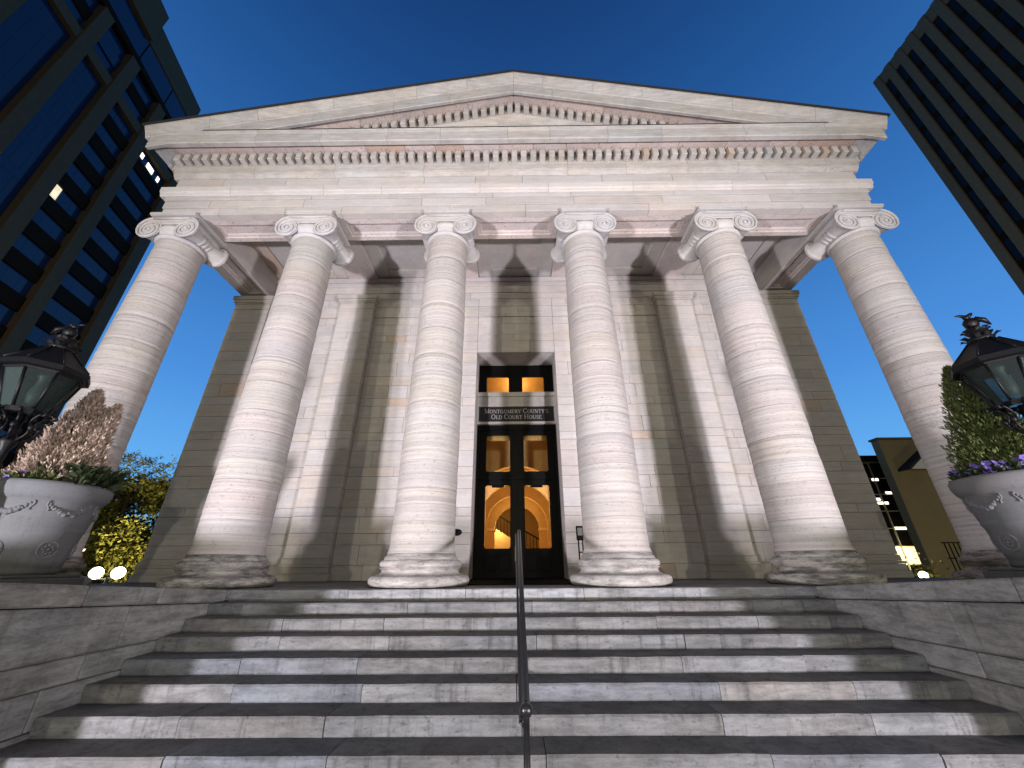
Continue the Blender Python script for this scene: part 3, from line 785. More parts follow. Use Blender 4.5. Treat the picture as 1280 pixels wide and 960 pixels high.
for sx in (-1, 1):
    pilaster('pilaster', *sorted((sx * 4.59, sx * 5.69)), 10.2, 10.58, 1)
    pilaster('corner_pier', *sorted((sx * 7.99, sx * 9.12)), 10.2, 11.3, 1)
    wx0, wx1 = sorted((sx * 8.9, sx * 9.06))
    sw = obj('side_wall', MB().box(*sorted((sx * 8.5, sx * 8.95)), 11.32, 40, 0, 8.4), M['stone'], ch, org=(sx * 9, 20, 0))
    zz = [0, 0.5, 1.0, 1.45, 1.95, 2.5, 3.0, 3.5, 4.1, 4.6, 5.1, 5.7, 6.2, 6.7, 7.3, 7.8, 8.4]
    for a, b in zip(zz[:-1], zz[1:]): side_stones(sw, 'stone', M['stone'], 11.32, 20, a, b, sx * 9.05, 0.15, 1.4, 2.4, sx)

# ---- doorway: frame, leaves, transom light, sign
def holed(mb, x0, x1, z0, z1, holes, y0, y1, r=0.06):
    """a panel with rectangular holes stacked in z (each x0,x1,z0,z1), hole corners rounded"""
    hs = sorted(holes, key=lambda h: h[2])
    z = z0
    for hx0, hx1, hz0, hz1 in hs:
        mb.box(x0, x1, y0, y1, z, hz0)
        mb.box(x0, hx0, y0, y1, hz0, hz1); mb.box(hx1, x1, y0, y1, hz0, hz1)
        z = hz1
        if r:
            for sx_, cx_ in ((1, hx0), (-1, hx1)):
                for sz_, cz_ in ((1, hz0), (-1, hz1)):
                    pts = [(cx_, cz_)] + [(cx_ + sx_ * r * (1 - math.sin(t)), cz_ + sz_ * r * (1 - math.cos(t))) for t in [PI / 2 * i / 5 for i in range(6)]]
                    vs = [(x, y0, zz_) for x, zz_ in pts] + [(x, y1, zz_) for x, zz_ in pts]; n = len(pts)
                    mb.add(vs, [tuple(range(n)), tuple(range(n, 2 * n))[::-1]] + [(i, (i + 1) % n, n + (i + 1) % n, n + i) for i in range(n)])
    mb.box(x0, x1, y0, y1, z, z1)
    return mb
DY = 11.30
df = obj('door_frame', MB().box(-1.30, -1.13, DY - 0.06, DY + 0.12, 0, 4.21).box(1.13, 1.30, DY - 0.06, DY + 0.12, 0, 4.21).box(-1.13, 1.13, DY - 0.06, DY + 0.12, 4.06, 4.21)
         .box(-1.13, 1.13, DY - 0.05, DY + 0.12, 2.56, 2.66).box(-0.07, 0.07, DY - 0.05, DY + 0.12, 2.66, 4.06), M['black'], ch, org=(0, DY, 0))
def fringe(parent, x0, x1, zt, y):
    mb = MB(); n = 17; p = (x1 - x0) / n
    for i in range(n):
        mb.tube([(x0 + (i + 0.5) * p, y, zt), (x0 + (i + 0.5) * p, y + 0.01, zt - 0.10), (x0 + (i + 0.5) * p, y, zt - 0.16)], p * 0.46, 5)
    obj('fringe', mb, M['fringe'], parent)
for sx in (-1, 1):
    xa, xb = sorted((sx * 0.205, sx * 0.915))
    fx0, fx1 = sorted((sx * 0.0702, sx * 1.1298))
    uf = obj('upper_sash', holed(MB(), fx0, fx1, 2.6603, 4.0597, [(xa, xb, 2.80, 3.91)], DY - 0.01, DY + 0.06), M['black'], df)
    obj('pane', MB().box(xa - 0.02, xb + 0.02, DY + 0.022, DY + 0.028, 2.78, 3.93), M['glass'], uf)
    lx0, lx1 = sorted((sx * 0.002, sx * 1.129))
    leaf = holed(MB(), lx0, lx1, 0.001, 2.5595, [(xa, xb, 0.73, 2.41)], DY, DY + 0.06)
    for px0, px1 in ((0.20, 0.52), (0.58, 0.92)):       # moulded bottom panels
        a, b = sorted((sx * px0, sx * px1))
        for e, y in ((0.0, 0.012), (0.035, 0.022)):
            leaf.cbox(a + e, b - e, DY - y, DY, 0.16 + e, 0.60 - e, 0.008)
    leaf.box(lx0, lx1, DY - 0.012, DY, 0.02, 0.12)
    if sx > 0: leaf.cbox(-0.022, 0.03, DY - 0.014, DY - 0.001, 0.02, 2.555, 0.004)
    d_ = obj('door', leaf, M['black'], ch, org=(sx * 1.1, DY, 0))
    obj('pane', MB().box(xa - 0.02, xb + 0.02, DY + 0.022, DY + 0.028, 0.71, 2.43), M['glass'], d_)
    obj('closer', MB().cbox(xa + 0.18, xb - 0.18, DY + 0.07, DY + 0.12, 2.36, 2.44, 0.01), M['black'], d_)
    if sx < 0:
        obj('lock_plate', MB().cbox(-0.085, -0.022, DY - 0.02, DY, 0.42, 0.80, 0.006), M['brass'], d_)
        obj('handle', MB().tube([(-0.055, DY - 0.018, 0.72), (-0.055, DY - 0.07, 0.70), (-0.055, DY - 0.07, 0.52), (-0.055, DY - 0.018, 0.50)], 0.012, 8), M['brass'], d_)
    else:
        obj('push_plate', MB().cbox(0.022, 0.075, DY - 0.012, DY, 0.46, 0.70, 0.004), M['black'], d_)
    fringe(uf, xa + 0.01, xb - 0.01, 3.93, DY + 0.11)
tf = obj('transom_light', holed(holed(MB(), -1.30, 0.0, 5.27, 6.36, [(-0.945, -0.24, 5.31, 5.90)], DY, DY + 0.08, 0.05), 0.0, 1.30, 5.27, 6.36, [(0.205, 0.895, 5.31, 5.90)], DY, DY + 0.08, 0.05), M['black'], ch, org=(0, DY, 5.27))
for a, b in ((-0.965, -0.22), (0.185, 0.915)): obj('pane', MB().box(a, b, DY + 0.03, DY + 0.036, 5.29, 5.92), M['glass'], tf)
ts = obj('transom_stone', MB().cbox(-1.22, 1.22, DY - 0.16, DY + 0.1, 4.79, 5.12, 0.008).cbox(-1.22, 1.22, DY - 0.20, DY + 0.1, 5.125, 5.265, 0.015)
         .box(-1.22, 1.22, DY - 0.10, DY + 0.1, 4.22, 4.787).cbox(-1.22, 1.22, DY - 0.15, DY - 0.1, 4.22, 4.30, 0.008).cbox(-1.22, -1.16, DY - 0.15, DY - 0.1, 4.305, 4.785, 0.006).cbox(1.16, 1.22, DY - 0.15, DY - 0.1, 4.305, 4.785, 0.006), M['carved'], ch, org=(0, DY, 4.22), tint=(0.93, 0.92, 0.88))
sg = obj('sign', MB().cbox(-1.157, 1.157, DY - 0.135, DY - 0.102, 4.308, 4.782, 0.006), M['sign'], ch, org=(0, DY - 0.1, 4.3))
# roman capitals as thick and thin strokes with serifs: (x0,z0,x1,z1,width) in a cell one high
def arcs(cx, cz, rx, rz, a0, a1, w0, w1, n=14):
    o = []
    for i in range(n):
        p, q = a0 + (a1 - a0) * i / n, a0 + (a1 - a0) * (i + 1) / n
        k = abs(math.cos((p + q) / 2))
        o.append((cx + rx * math.cos(p), cz + rz * math.sin(p), cx + rx * math.cos(q), cz + rz * math.sin(q), w0 + (w1 - w0) * k))
    return o
T, H_ = 0.155, 0.07
def sf(x, z, w_=0.26): return [(x - w_ / 2, z, x + w_ / 2, z, 0.05)]
GL = {
 'M': (1.0, [(0.14, 0, 0.14, 1, H_), (0.14, 1, 0.50, 0.05, T), (0.50, 0.05, 0.86, 1, H_), (0.86, 0, 0.86, 1, T)] + sf(.14, .025) + sf(.86, .025) + sf(.10, .975) + sf(.9, .975)),
 'N': (0.88, [(0.13, 0, 0.13, 1, H_), (0.13, 1, 0.75, 0.0, T), (0.75, 0, 0.75, 1, H_)] + sf(.13, .025) + sf(.75, .975) + sf(.09, .975)),
 'O': (0.92, arcs(.46, .5, .37, .46, 0, 2 * PI, H_, T, 24)),
 'C': (0.86, arcs(.47, .5, .37, .46, 0.75, 2 * PI - 0.75, H_, T, 20) + [(.75, .70, .75, .92, .05), (.75, .08, .75, .3, .05)]),
 'G': (0.92, arcs(.47, .5, .37, .46, 0.75, 2 * PI - 0.55, H_, T, 20) + [(.78, .08, .78, .42, T)] + sf(.76, .42)),
 'T': (0.78, [(.39, 0, .39, 1, T), (.05, .965, .73, .965, H_), (.065, .965, .065, .78, .05), (.715, .965, .715, .78, .05)] + sf(.39, .025, .32)),
 'E': (0.72, [(.18, 0, .18, 1, T), (.1, .965, .62, .965, H_), (.1, .035, .64, .035, H_), (.18, .52, .5, .52, H_), (.62, .8, .62, .965, .05), (.64, .2, .64, .035, .05)] + sf(.14, .025) + sf(.14, .975)),
 'R': (0.84, [(.18, 0, .18, 1, T), (.18, .965, .42, .965, H_), (.18, .49, .42, .49, H_), (.40, .49, .74, .02, T)] + arcs(.42, .727, .22, .237, -PI / 2, PI / 2, H_, T, 10) + sf(.18, .025) + sf(.77, .025, .16) + sf(.14, .975)),
 'Y': (0.84, [(.42, 0, .42, .48, T), (.10, 1, .42, .46, T), (.74, 1, .42, .46, H_)] + sf(.42, .025, .32) + sf(.12, .975) + sf(.74, .975)),
 'U': (0.88, [(.17, 1, .17, .36, T), (.71, 1, .71, .36, H_)] + arcs(.44, .36, .27, .33, PI, 2 * PI, H_, T * 0.8, 14) + sf(.17, .975, .3) + sf(.71, .975)),
 'S': (0.66, arcs(.33, .735, .21, .225, 0.5, PI * 1.5, H_, T * .9, 14) + arcs(.33, .27, .23, .235, PI / 2, -PI + 0.5, H_, T * .9, 14) + [(.53, .75, .53, .93, .05), (.11, .07, .11, .25, .05)]),
 'L': (0.70, [(.18, 0, .18, 1, T), (.1, .035, .62, .035, H_), (.62, .035, .62, .22, .05)] + sf(.14, .025) + sf(.18, .975, .32)),
 'D': (0.90, [(.18, 0, .18, 1, T), (.18, .965, .40, .965, H_), (.18, .035, .40, .035, H_)] + arcs(.40, .5, .40, .465, -PI / 2, PI / 2, H_, T, 16) + sf(.14, .025) + sf(.14, .975)),
 'H': (0.94, [(.18, 0, .18, 1, T), (.76, 0, .76, 1, T), (.18, .52, .76, .52, H_)] + sf(.18, .025, .3) + sf(.18, .975, .3) + sf(.76, .025, .3) + sf(.76, .975, .3)),
 "'": (0.26, [(.13, 1, .11, .72, .10)]), ' ': (0.42, [])}
def letter_line(words_, zc, big, small, y):
    """words in capitals and small capitals, centred on x=0; every character is its own mesh"""
    items = []; x = 0
    for wi, wd in enumerate(words_.split(' ')):
        if wi: x += small * 0.42
        for k, chx in enumerate(wd):
            s_ = big if k == 0 else small
            items.append((chx, x, s_)); x += GL[chx][0] * s_ * 1.06
    for chx, px_, s_ in items:
        mb = MB(); e = 0
        for (a, b, c, d, wd) in GL[chx][1]:
            p = Vector((a, 0, b)) * s_; q = Vector((c, 0, d)) * s_
            t = (q - p); ln = t.length
            if ln < 1e-6: continue
            t /= ln; nrm = Vector((-t.z, 0, t.x)) * wd * s_ / 2
            e += 0.00012
            o_ = Vector((px_ - x / 2, 0, zc - small / 2))
            vs = []
            for yy in (y - 0.006 - e, y):
                for v in (p - nrm, q - nrm, q + nrm, p + nrm):
                    vs.append((v.x + o_.x, yy, v.z + o_.z))
            mb.add(vs, [(0, 1, 2, 3), (7, 6, 5, 4), (0, 4, 5, 1), (1, 5, 6, 2), (2, 6, 7, 3), (3, 7, 4, 0)])
        obj('letter', mb, M['letters'], sg)
letter_line("MONTGOMERY COUNTY'S", 4.632, 0.152, 0.118, DY - 0.1355)
letter_line("OLD COURT HOUSE", 4.442, 0.152, 0.118, DY - 0.1355)
obj('plaque', MB().lathe([(0.0, 0), (0.13, 0.0), (0.135, 0.012), (0.11, 0.02), (0.0, 0.022)], 0, 0, 24).xf(Matrix.Translation((-1.55, WY - 0.008, 1.08)) @ Matrix.Rotation(PI / 2, 4, 'X') @ Matrix.Scale(0.62, 4, (0, 1, 0))), M['black'], ch)
tag(obj('door_mat', MB().cbox(-1.17, 1.17, 7.6, 11.23, 0.0, 0.02, 0.006), M['mat']), 'long black mat on the porch floor before the door', 'door mat')
#==HALL==
# ---- lit hall seen through the glass
hall = obj('hall_room', MB().box(-2.7, 2.7, 11.9, 22, -0.05, 0.0).box(-2.9, -2.7, 11.6, 22, 0, 7.2).box(2.7, 2.9, 11.6, 22, 0, 7.2).box(-2.9, 2.9, 11.6, 22, 7.0, 7.2).box(-2.9, 2.9, 21.8, 22, 0, 7.2)
           .box(-2.7, -1.3, 11.42, 11.6, 0, 7.2).box(1.3, 2.7, 11.42, 11.6, 0, 7.2).box(-1.3, 1.3, 11.42, 11.6, 6.37, 7.2).box(-1.3, 1.3, 11.42, 11.6, 4.22, 5.26), M['plaster'], ch, org=(0, 16, 0), fix=False)
def arch_wall(name, y0, y1, half, spring, rx, rz, xw, zt, m):
    """a wall with a round-arched opening"""
    mb = MB()
    n = 24
    ar = [(rx * math.cos(PI - PI * i / n), spring + rz * math.sin(PI * i / n)) for i in range(n + 1)]
    mb.box(-xw, -half, y0, y1, 0, spring); mb.box(half, xw, y0, y1, 0, spring)
    for (xa, za), (xb, zb) in zip(ar[:-1], ar[1:]):
        vs = [(xa, y0, za), (xb, y0, zb), (xb, y0, zt), (xa, y0, zt), (xa, y1, za), (xb, y1, zb), (xb, y1, zt), (xa, y1, zt)]
        mb.add(vs, [(0, 1, 2, 3), (7, 6, 5, 4), (0, 4, 5, 1)])
    mb.box(-xw, -rx, y0, y1, spring, zt); mb.box(rx, xw, y0, y1, spring, zt)
    return obj(name, mb, m, hall)
arch_wall('hall_arch', 12.7, 13.0, 1.42, 1.95, 1.42, 1.36, 2.69, 6.99, M['plaster'])
arch_wall('vault_rib', 14.6, 15.0, 1.36, 1.85, 1.36, 1.28, 2.69, 3.6, M['plaster_pale'])
arch_wall('vault_rib', 16.2, 16.5, 1.20, 1.80, 1.20, 1.12, 2.69, 3.6, M['plaster'])
arch_wall('inner_arch', 17.9, 18.25, 0.98, 1.75, 0.98, 0.98, 2.69, 6.9, M['plaster'])
obj('impost', MB().cbox(-2.6, -0.93, 17.84, 18.3, 1.68, 1.80, 0.01).cbox(0.93, 2.6, 17.84, 18.3, 1.68, 1.80, 0.01), M['plaster_pale'], hall)
for sx in (-1, 1):
    xa, xb = sorted((sx * 0.99, sx * 1.10))
    obj('hall_jamb', MB().cbox(xa, xb, 12.35, 12.62, 0, 2.9, 0.01), M['plaster_pale'], hall)
# curved stone stair with a black balustrade behind the inner arch
stair = MB(); bal = MB(); hand = []
stair.prism([(-1.6, 0.0), (1.7, 0.0), (1.7, 0.40), (-1.6, 2.22)], 1, 19.2, 21.7) if False else None
sl_ = [(-1.6, 0.0), (1.7, 0.0), (1.7, 0.40), (-1.6, 2.22)]
stair.add([(x, 19.2, z) for x, z in sl_] + [(x, 21.7, z) for x, z in sl_], [(0, 1, 2, 3), (7, 6, 5, 4), (0, 4, 5, 1), (1, 5, 6, 2), (2, 6, 7, 3), (3, 7, 4, 0)])
for i in range(22):
    x0 = -1.5 + 0.15 * i; zt = 2.22 - (x0 + 1.6) * 0.5515
    bal.tube([(x0, 19.16, zt - 0.02), (x0, 19.16, zt + 0.62)], 0.016, 5)
    hand.append((x0, 19.16, zt + 0.64))
obj('stair', stair, M['plaster_pale'], hall); obj('balustrade', bal.tube(hand, 0.035, 6), M['iron'], hall)
WARM = (1.0, 0.60, 0.22)
point('hall_fill', (0.0, 13.9, 2.5), 70, WARM, 0.1)  # hidden lights added to make the hall glow, without fixtures
point('hall_fill', (0.0, 12.2, 6.3), 34, WARM, 0.1)
point('hall_fill', (-0.9, 18.8, 1.9), 42, (1.0, 0.66, 0.22), 0.12)
point('hall_fill', (1.25, 13.5, 1.6), 30, (1.0, 0.66, 0.22), 0.08)
point('hall_fill', (0.0, 16.9, 2.3), 42, WARM, 0.1)

# ---- card reader post beside the door
cr_ = thing('card_reader_post', (1.38, 9.15, 0), 'black card reader on a twin leg post right of the door, behind the column base', 'card reader')
obj('reader_box', MB().cbox(1.28, 1.44, 9.10, 9.18, 0.80, 1.10, 0.015), M['iron'], cr_)
obj('reader_screen', MB().cbox(1.305, 1.415, 9.094, 9.10, 0.90, 1.06, 0.003), M['metal_grey'], cr_)
for x in (1.315, 1.405): obj('leg', MB().cbox(x - 0.014, x + 0.014, 9.12, 9.16, 0.0, 0.80, 0.004), M['iron'], cr_)
obj('brace', MB().cbox(1.33, 1.39, 9.125, 9.155, 0.55, 0.575, 0.003), M['iron'], cr_)

# ---- handrail up the middle of the steps
hr = thing('handrail', (0, 5, -0.6), 'black steel handrail running up the middle of the steps to the door', 'handrail')
RX = -0.005
def nose(y): return -(RISE / TREAD) * (EDGE - y)
top = (RX, 6.75, 0.82); low = (RX, 3.13, -0.535)
obj('rail_tube', MB().tube([(RX, 7.05, 0.83), (RX, 6.8, 0.825), top, (RX, 6.6, 0.775), low], 0.026, 10), M['rail'], hr)
obj('lower_rail', MB().tube([(RX - 0.05, 7.05, 0.78), (RX - 0.05, 6.8, 0.775), (RX - 0.05, 6.6, 0.72), (RX - 0.035, 3.13, -0.59)], 0.013, 8), M['rail'], hr)
obj('end_ball', MB().ball(low, 0.043, 16, 12), M['rail'], hr)
for y, zf in ((3.13, None), (5.0, None), (6.72, 0.0)):
    zt_ = low[2] + (y - low[1]) * (0.775 - low[2]) / (6.6 - low[1]) if y < 6.65 else 0.815
    zb = zf if zf is not None else -RISE * math.ceil((EDGE - y) / TREAD)
    obj('post', MB().tube([(RX, y, zb), (RX, y, zt_)], 0.022, 10), M['rail'], hr)
    obj('foot_plate', MB().lathe([(0.06, zb), (0.06, zb + 0.012), (0.03, zb + 0.025)], RX, y, 14), M['rail'], hr)
    if y < 6: obj('rail_bracket', MB().tube([(RX, y, zt_ - 0.1), (RX - 0.045, y, zt_ - 0.055)], 0.009, 6), M['rail'], hr)
#==REST==
# ================================================================== things beside the steps
def coping_z(y): return 0.005 + (6.46 - y) * 0.068
def frame_at(cx, cy):
    return Matrix.Translation((cx, cy, 0))
def planter(cx, cy, lab, sx):
    zb = coping_z(cy) + 0.04
    t = thing('planter_pot', (cx, cy, zb), lab, 'planter', 'stone planters on the cheek walls')
    z0 = zb + 0.12
    obj('plinth', MB().cbox(cx - 0.43, cx + 0.43, cy - 0.43, cy + 0.43, zb - 0.06, z0 - 0.035, 0.012).cbox(cx - 0.40, cx + 0.40, cy - 0.40, cy + 0.40, z0 - 0.035, z0, 0.012), M['pot'], t, tint=(0.8, 0.8, 0.8))
    prof = [(0.33, z0), (0.36, z0 + 0.01), (0.372, z0 + 0.035), (0.36, z0 + 0.06), (0.365, z0 + 0.08), (0.40, z0 + 0.26), (0.425, z0 + 0.42), (0.435, z0 + 0.435), (0.44, z0 + 0.455), (0.433, z0 + 0.475), (0.44, z0 + 0.49),
            (0.462, z0 + 0.64), (0.478, z0 + 0.75), (0.50, z0 + 0.765), (0.525, z0 + 0.80), (0.545, z0 + 0.86), (0.548, z0 + 0.91), (0.53, z0 + 0.945), (0.49, z0 + 0.95), (0.46, z0 + 0.93), (0.45, z0 + 0.85)]
    obj('bowl', MB().lathe(prof, cx, cy, 48, caps=False), M['pot'], t)
    obj('soil', MB().lathe([(0.455, z0 + 0.80), (0.455, z0 + 0.87), (0.3, z0 + 0.90), (0.0, z0 + 0.92)], cx, cy, 20), M['soil'], t)
    def rr(z): return 0.44 + (z - z0 - 0.49) * 0.147
    for q in range(6):
        a0 = -PI / 2 + q * PI / 3 + (0.30 if sx < 0 else 0.42); mb = MB()
        for i in range(15):                         # festoon of fruit hanging between two ribbons
            u = -1 + 2 * i / 14; a = a0 + u * 0.37; z = z0 + 0.70 - 0.085 * (1 - u * u)
            sz = 0.012 + 0.016 * (1 - u * u)
            for k in range(2):
                r_ = rr(z); mb.ball((cx + r_ * math.cos(a + R.uniform(-.02, .02)), cy + r_ * math.sin(a + R.uniform(-.02, .02)), z + R.uniform(-.012, .012)), sz * R.uniform(0.8, 1.15), 7, 5)
        for u in (-1, 1):
            a = a0 + u * 0.40; pts = []
            for k in range(6):
                z = z0 + 0.735 - 0.02 * k; aa = a + u * 0.03 * math.sin(k * 1.1); r_ = rr(z) + 0.004
                pts.append((cx + r_ * math.cos(aa), cy + r_ * math.sin(aa), z))
            mb.tube(pts, [0.012, 0.009, 0.008, 0.008, 0.01, 0.014], 6)
        obj('swag', mb, M['pot'], t)
        a = a0; mb = MB(); zc = z0 + 0.25; rc = 0.398
        er = Vector((math.cos(a), math.sin(a), 0)); et = Vector((-math.sin(a), math.cos(a), 0))
        ringp = [Vector((cx, cy, zc)) + er * (rc - 0.004 + 0.10 * 0.085 * math.sin(b)) + et * 0.085 * math.cos(b) + Vector((0, 0, 0.085 * math.sin(b))) for b in [2 * PI * k / 20 for k in range(21)]]
        mb.tube(ringp, 0.014, 6)
        for k in range(8):
            b = 2 * PI * k / 8; p = Vector((cx, cy, zc)) + er * (rc + 0.004 * math.sin(b)) + et * 0.04 * math.cos(b) + Vector((0, 0, 0.04 * math.sin(b)))
            mb.ball(p, 0.018, 7, 5)
        mb.ball(Vector((cx, cy, zc)) + er * (rc + 0.004), 0.02, 8, 6)
        obj('medallion', mb, M['pot'], t)
    t.scale = (BIG,) * 3
    return zb + 1.02 * BIG
PL = (-7.34, 6.12); PR = (7.52, 5.97); BIG = 1.32       # the pots stand 1.4 m tall with their plinths
zl = planter(*PL, 'grey cast stone pot with swags holding the browned conifer, left of the steps', -1)
zr = planter(*PR, 'grey cast stone pot with swags holding the green conifer, right of the steps', 1)

def kite(mb, p, d, s_, wdt, side=None):
    d = d.normalized()
    a = Vector((R.uniform(-1, 1), R.uniform(-1, 1), R.uniform(-1, 1)))
    n = d.cross(a)
    if n.length < 1e-3: n = d.cross(Vector((0, 0, 1)))
    n.normalize()
    q = p + d * s_ * 0.5
    mb.add([p, q + n * wdt, p + d * s_, q - n * wdt], [(0, 1, 2, 3)])
def conifer(name, cx, cy, zb, h, rad, m, lab, leads, n, ragged):
    t = thing(name, (cx, cy, zb), lab, 'shrub', None)
    tr = MB()
    for (lx, ly, lh, lr) in leads: tr.tube([(cx, cy, zb - 0.05), (cx + lx * 0.5, cy + ly * 0.5, zb + lh * 0.4), (cx + lx, cy + ly, zb + lh * 0.92)], [0.03, 0.02, 0.006], 6)
    obj('stem', tr, M['bark'], t)
    mb = MB()
    tot = sum(l[2] * l[3] for l in leads)
    for (lx, ly, lh, lr) in leads:
        k = int(n * lh * lr / tot)
        lumps = [(R.uniform(0, 2 * PI), R.uniform(0.05, 0.95), R.uniform(0.75, 1.2)) for _ in range(26)]
        for i in range(k):
            u = R.random() ** 1.25
            base = lr * (1 - u) ** 0.75 * (0.55 + 0.45 * min(1, u * 5 + 0.35))
            a = R.uniform(0, 2 * PI)
            lump = 1.0
            for la, lu, lm in lumps:
                dd = (abs((a - la + PI) % (2 * PI) - PI) / 0.5) ** 2 + ((u - lu) / 0.10) ** 2
                if dd < 1: lump = lump * (1 - 0.8 * (1 - dd)) + lm * 0.8 * (1 - dd)
            r_ = base * lump * (1 - 0.5 * R.random() ** 2.2) * (1 + R.gauss(0, ragged))
            p = Vector((cx + lx * u + r_ * math.cos(a), cy + ly * u + r_ * math.sin(a), zb + lh * u))
            d0 = Vector((math.cos(a) * 0.7, math.sin(a) * 0.7, 0.9 + u))
            for q in range(3):
                d = d0 + Vector((R.uniform(-.6, .6), R.uniform(-.6, .6), R.uniform(-.5, .5)))
                kite(mb, p + d.normalized() * 0.012 * q, d, R.uniform(0.035, 0.065), R.uniform(0.006, 0.011))
    obj('foliage', mb, m, t, fix=False)
    t.scale = (BIG,) * 3
    return t
conifer('conifer', PL[0], PL[1] - 0.02, zl, 1.1, 0.3, M['leaf_dead'], 'browned dry conifer with two tips growing in the pot left of the steps',
        ((-0.02, 0.02, 1.26, 0.36), (0.25, 0.10, 1.08, 0.29), (-0.18, 0.1, 0.85, 0.30)), 10500, 0.17)
conifer('conifer', PR[0] + 0.02, PR[1], zr, 1.4, 0.42, M['leaf_conifer'], 'bushy green cone shaped conifer growing in the pot right of the steps',
        ((-0.10, 0.0, 1.42, 0.41), (0.14, 0.05, 1.15, 0.40), (-0.2, -0.05, 0.8, 0.26)), 9000, 0.13)
def clump(name, lab, cat, c0, spots, zb, mleaf, flowers, leaf=(0.07, 0.018), nl=40, hgt=0.12):
    t = thing(name, (*c0, zb), lab, cat, None)
    mb = MB()
    for (x, y) in spots:
        for i in range(nl):
            a = R.uniform(0, 2 * PI); el = R.uniform(0.1, 1.2); rr_ = R.uniform(0, 0.05)
            p = Vector((x + rr_ * math.cos(a), y + rr_ * math.sin(a), zb + R.uniform(0, hgt)))
            kite(mb, p, Vector((math.cos(a), math.sin(a), el)), leaf[0] * R.uniform(0.6, 1.3), leaf[1] * R.uniform(0.7, 1.2))
    obj('foliage', mb, mleaf, t, fix=False)
    for k in range(flowers):
        x, y = R.choice(spots); mb = MB()
        c = Vector((x + R.uniform(-.06, .06), y + R.uniform(-.06, .06), zb + hgt + R.uniform(-0.04, 0.06)))
        f = Vector((R.uniform(-0.5, 0.5) - 0.35 * (1 if x > 0 else -1), -0.9, R.uniform(0.0, 0.6))).normalized()
        u = f.cross(Vector((0, 0, 1))).normalized(); v = f.cross(u)
        for j in range(5):
            a = 2 * PI * j / 5 + 0.3; d = u * math.cos(a) + v * math.sin(a); s_ = 0.030
            e = u * -math.sin(a) + v * math.cos(a)
            mb.add([c, c + d * s_ * 0.6 + e * s_ * 0.5 + f * 0.004, c + d * s_ * 1.05 + e * s_ * 0.28 + f * 0.002, c + d * s_ * 1.05 - e * s_ * 0.28 + f * 0.002, c + d * s_ * 0.6 - e * s_ * 0.5 + f * 0.004], [(0, 1, 2, 3, 4)])
        mb.ball(c + f * 0.004, 0.006, 5, 4)
        obj('flower', mb, M['petal'], t, fix=False)
    t.scale = (BIG,) * 3
    return t
def rim_spots(c, r_, a0, a1, n): return [(c[0] + r_ * math.cos(a0 + (a1 - a0) * i / (n - 1)), c[1] + r_ * math.sin(a0 + (a1 - a0) * i / (n - 1))) for i in range(n)]
clump('pansies', 'violet pansies spilling over the rim of the right pot below the green conifer', 'flowers', PR, rim_spots(PR, 0.44, PI * 0.72, PI * 1.35, 9), zr, M['leaf_dark'], 34)
clump('pansies', 'few violet pansies in the left pot below the browned conifer', 'flowers', PL, rim_spots(PL, 0.36, -PI * 0.85, -PI * 0.25, 7), zl, M['leaf_conifer'], 9, nl=60)
clump('leafy_plant', 'dark broad leaved plant hanging over the far rim of the left pot', 'plant', PL, rim_spots(PL, 0.50, -PI * 0.12, PI * 0.55, 10) + rim_spots(PL, 0.30, -PI * 0.3, PI * 0.4, 5), zl + 0.0, M['leaf_dark'], 0, (0.12, 0.024), 46, 0.22)

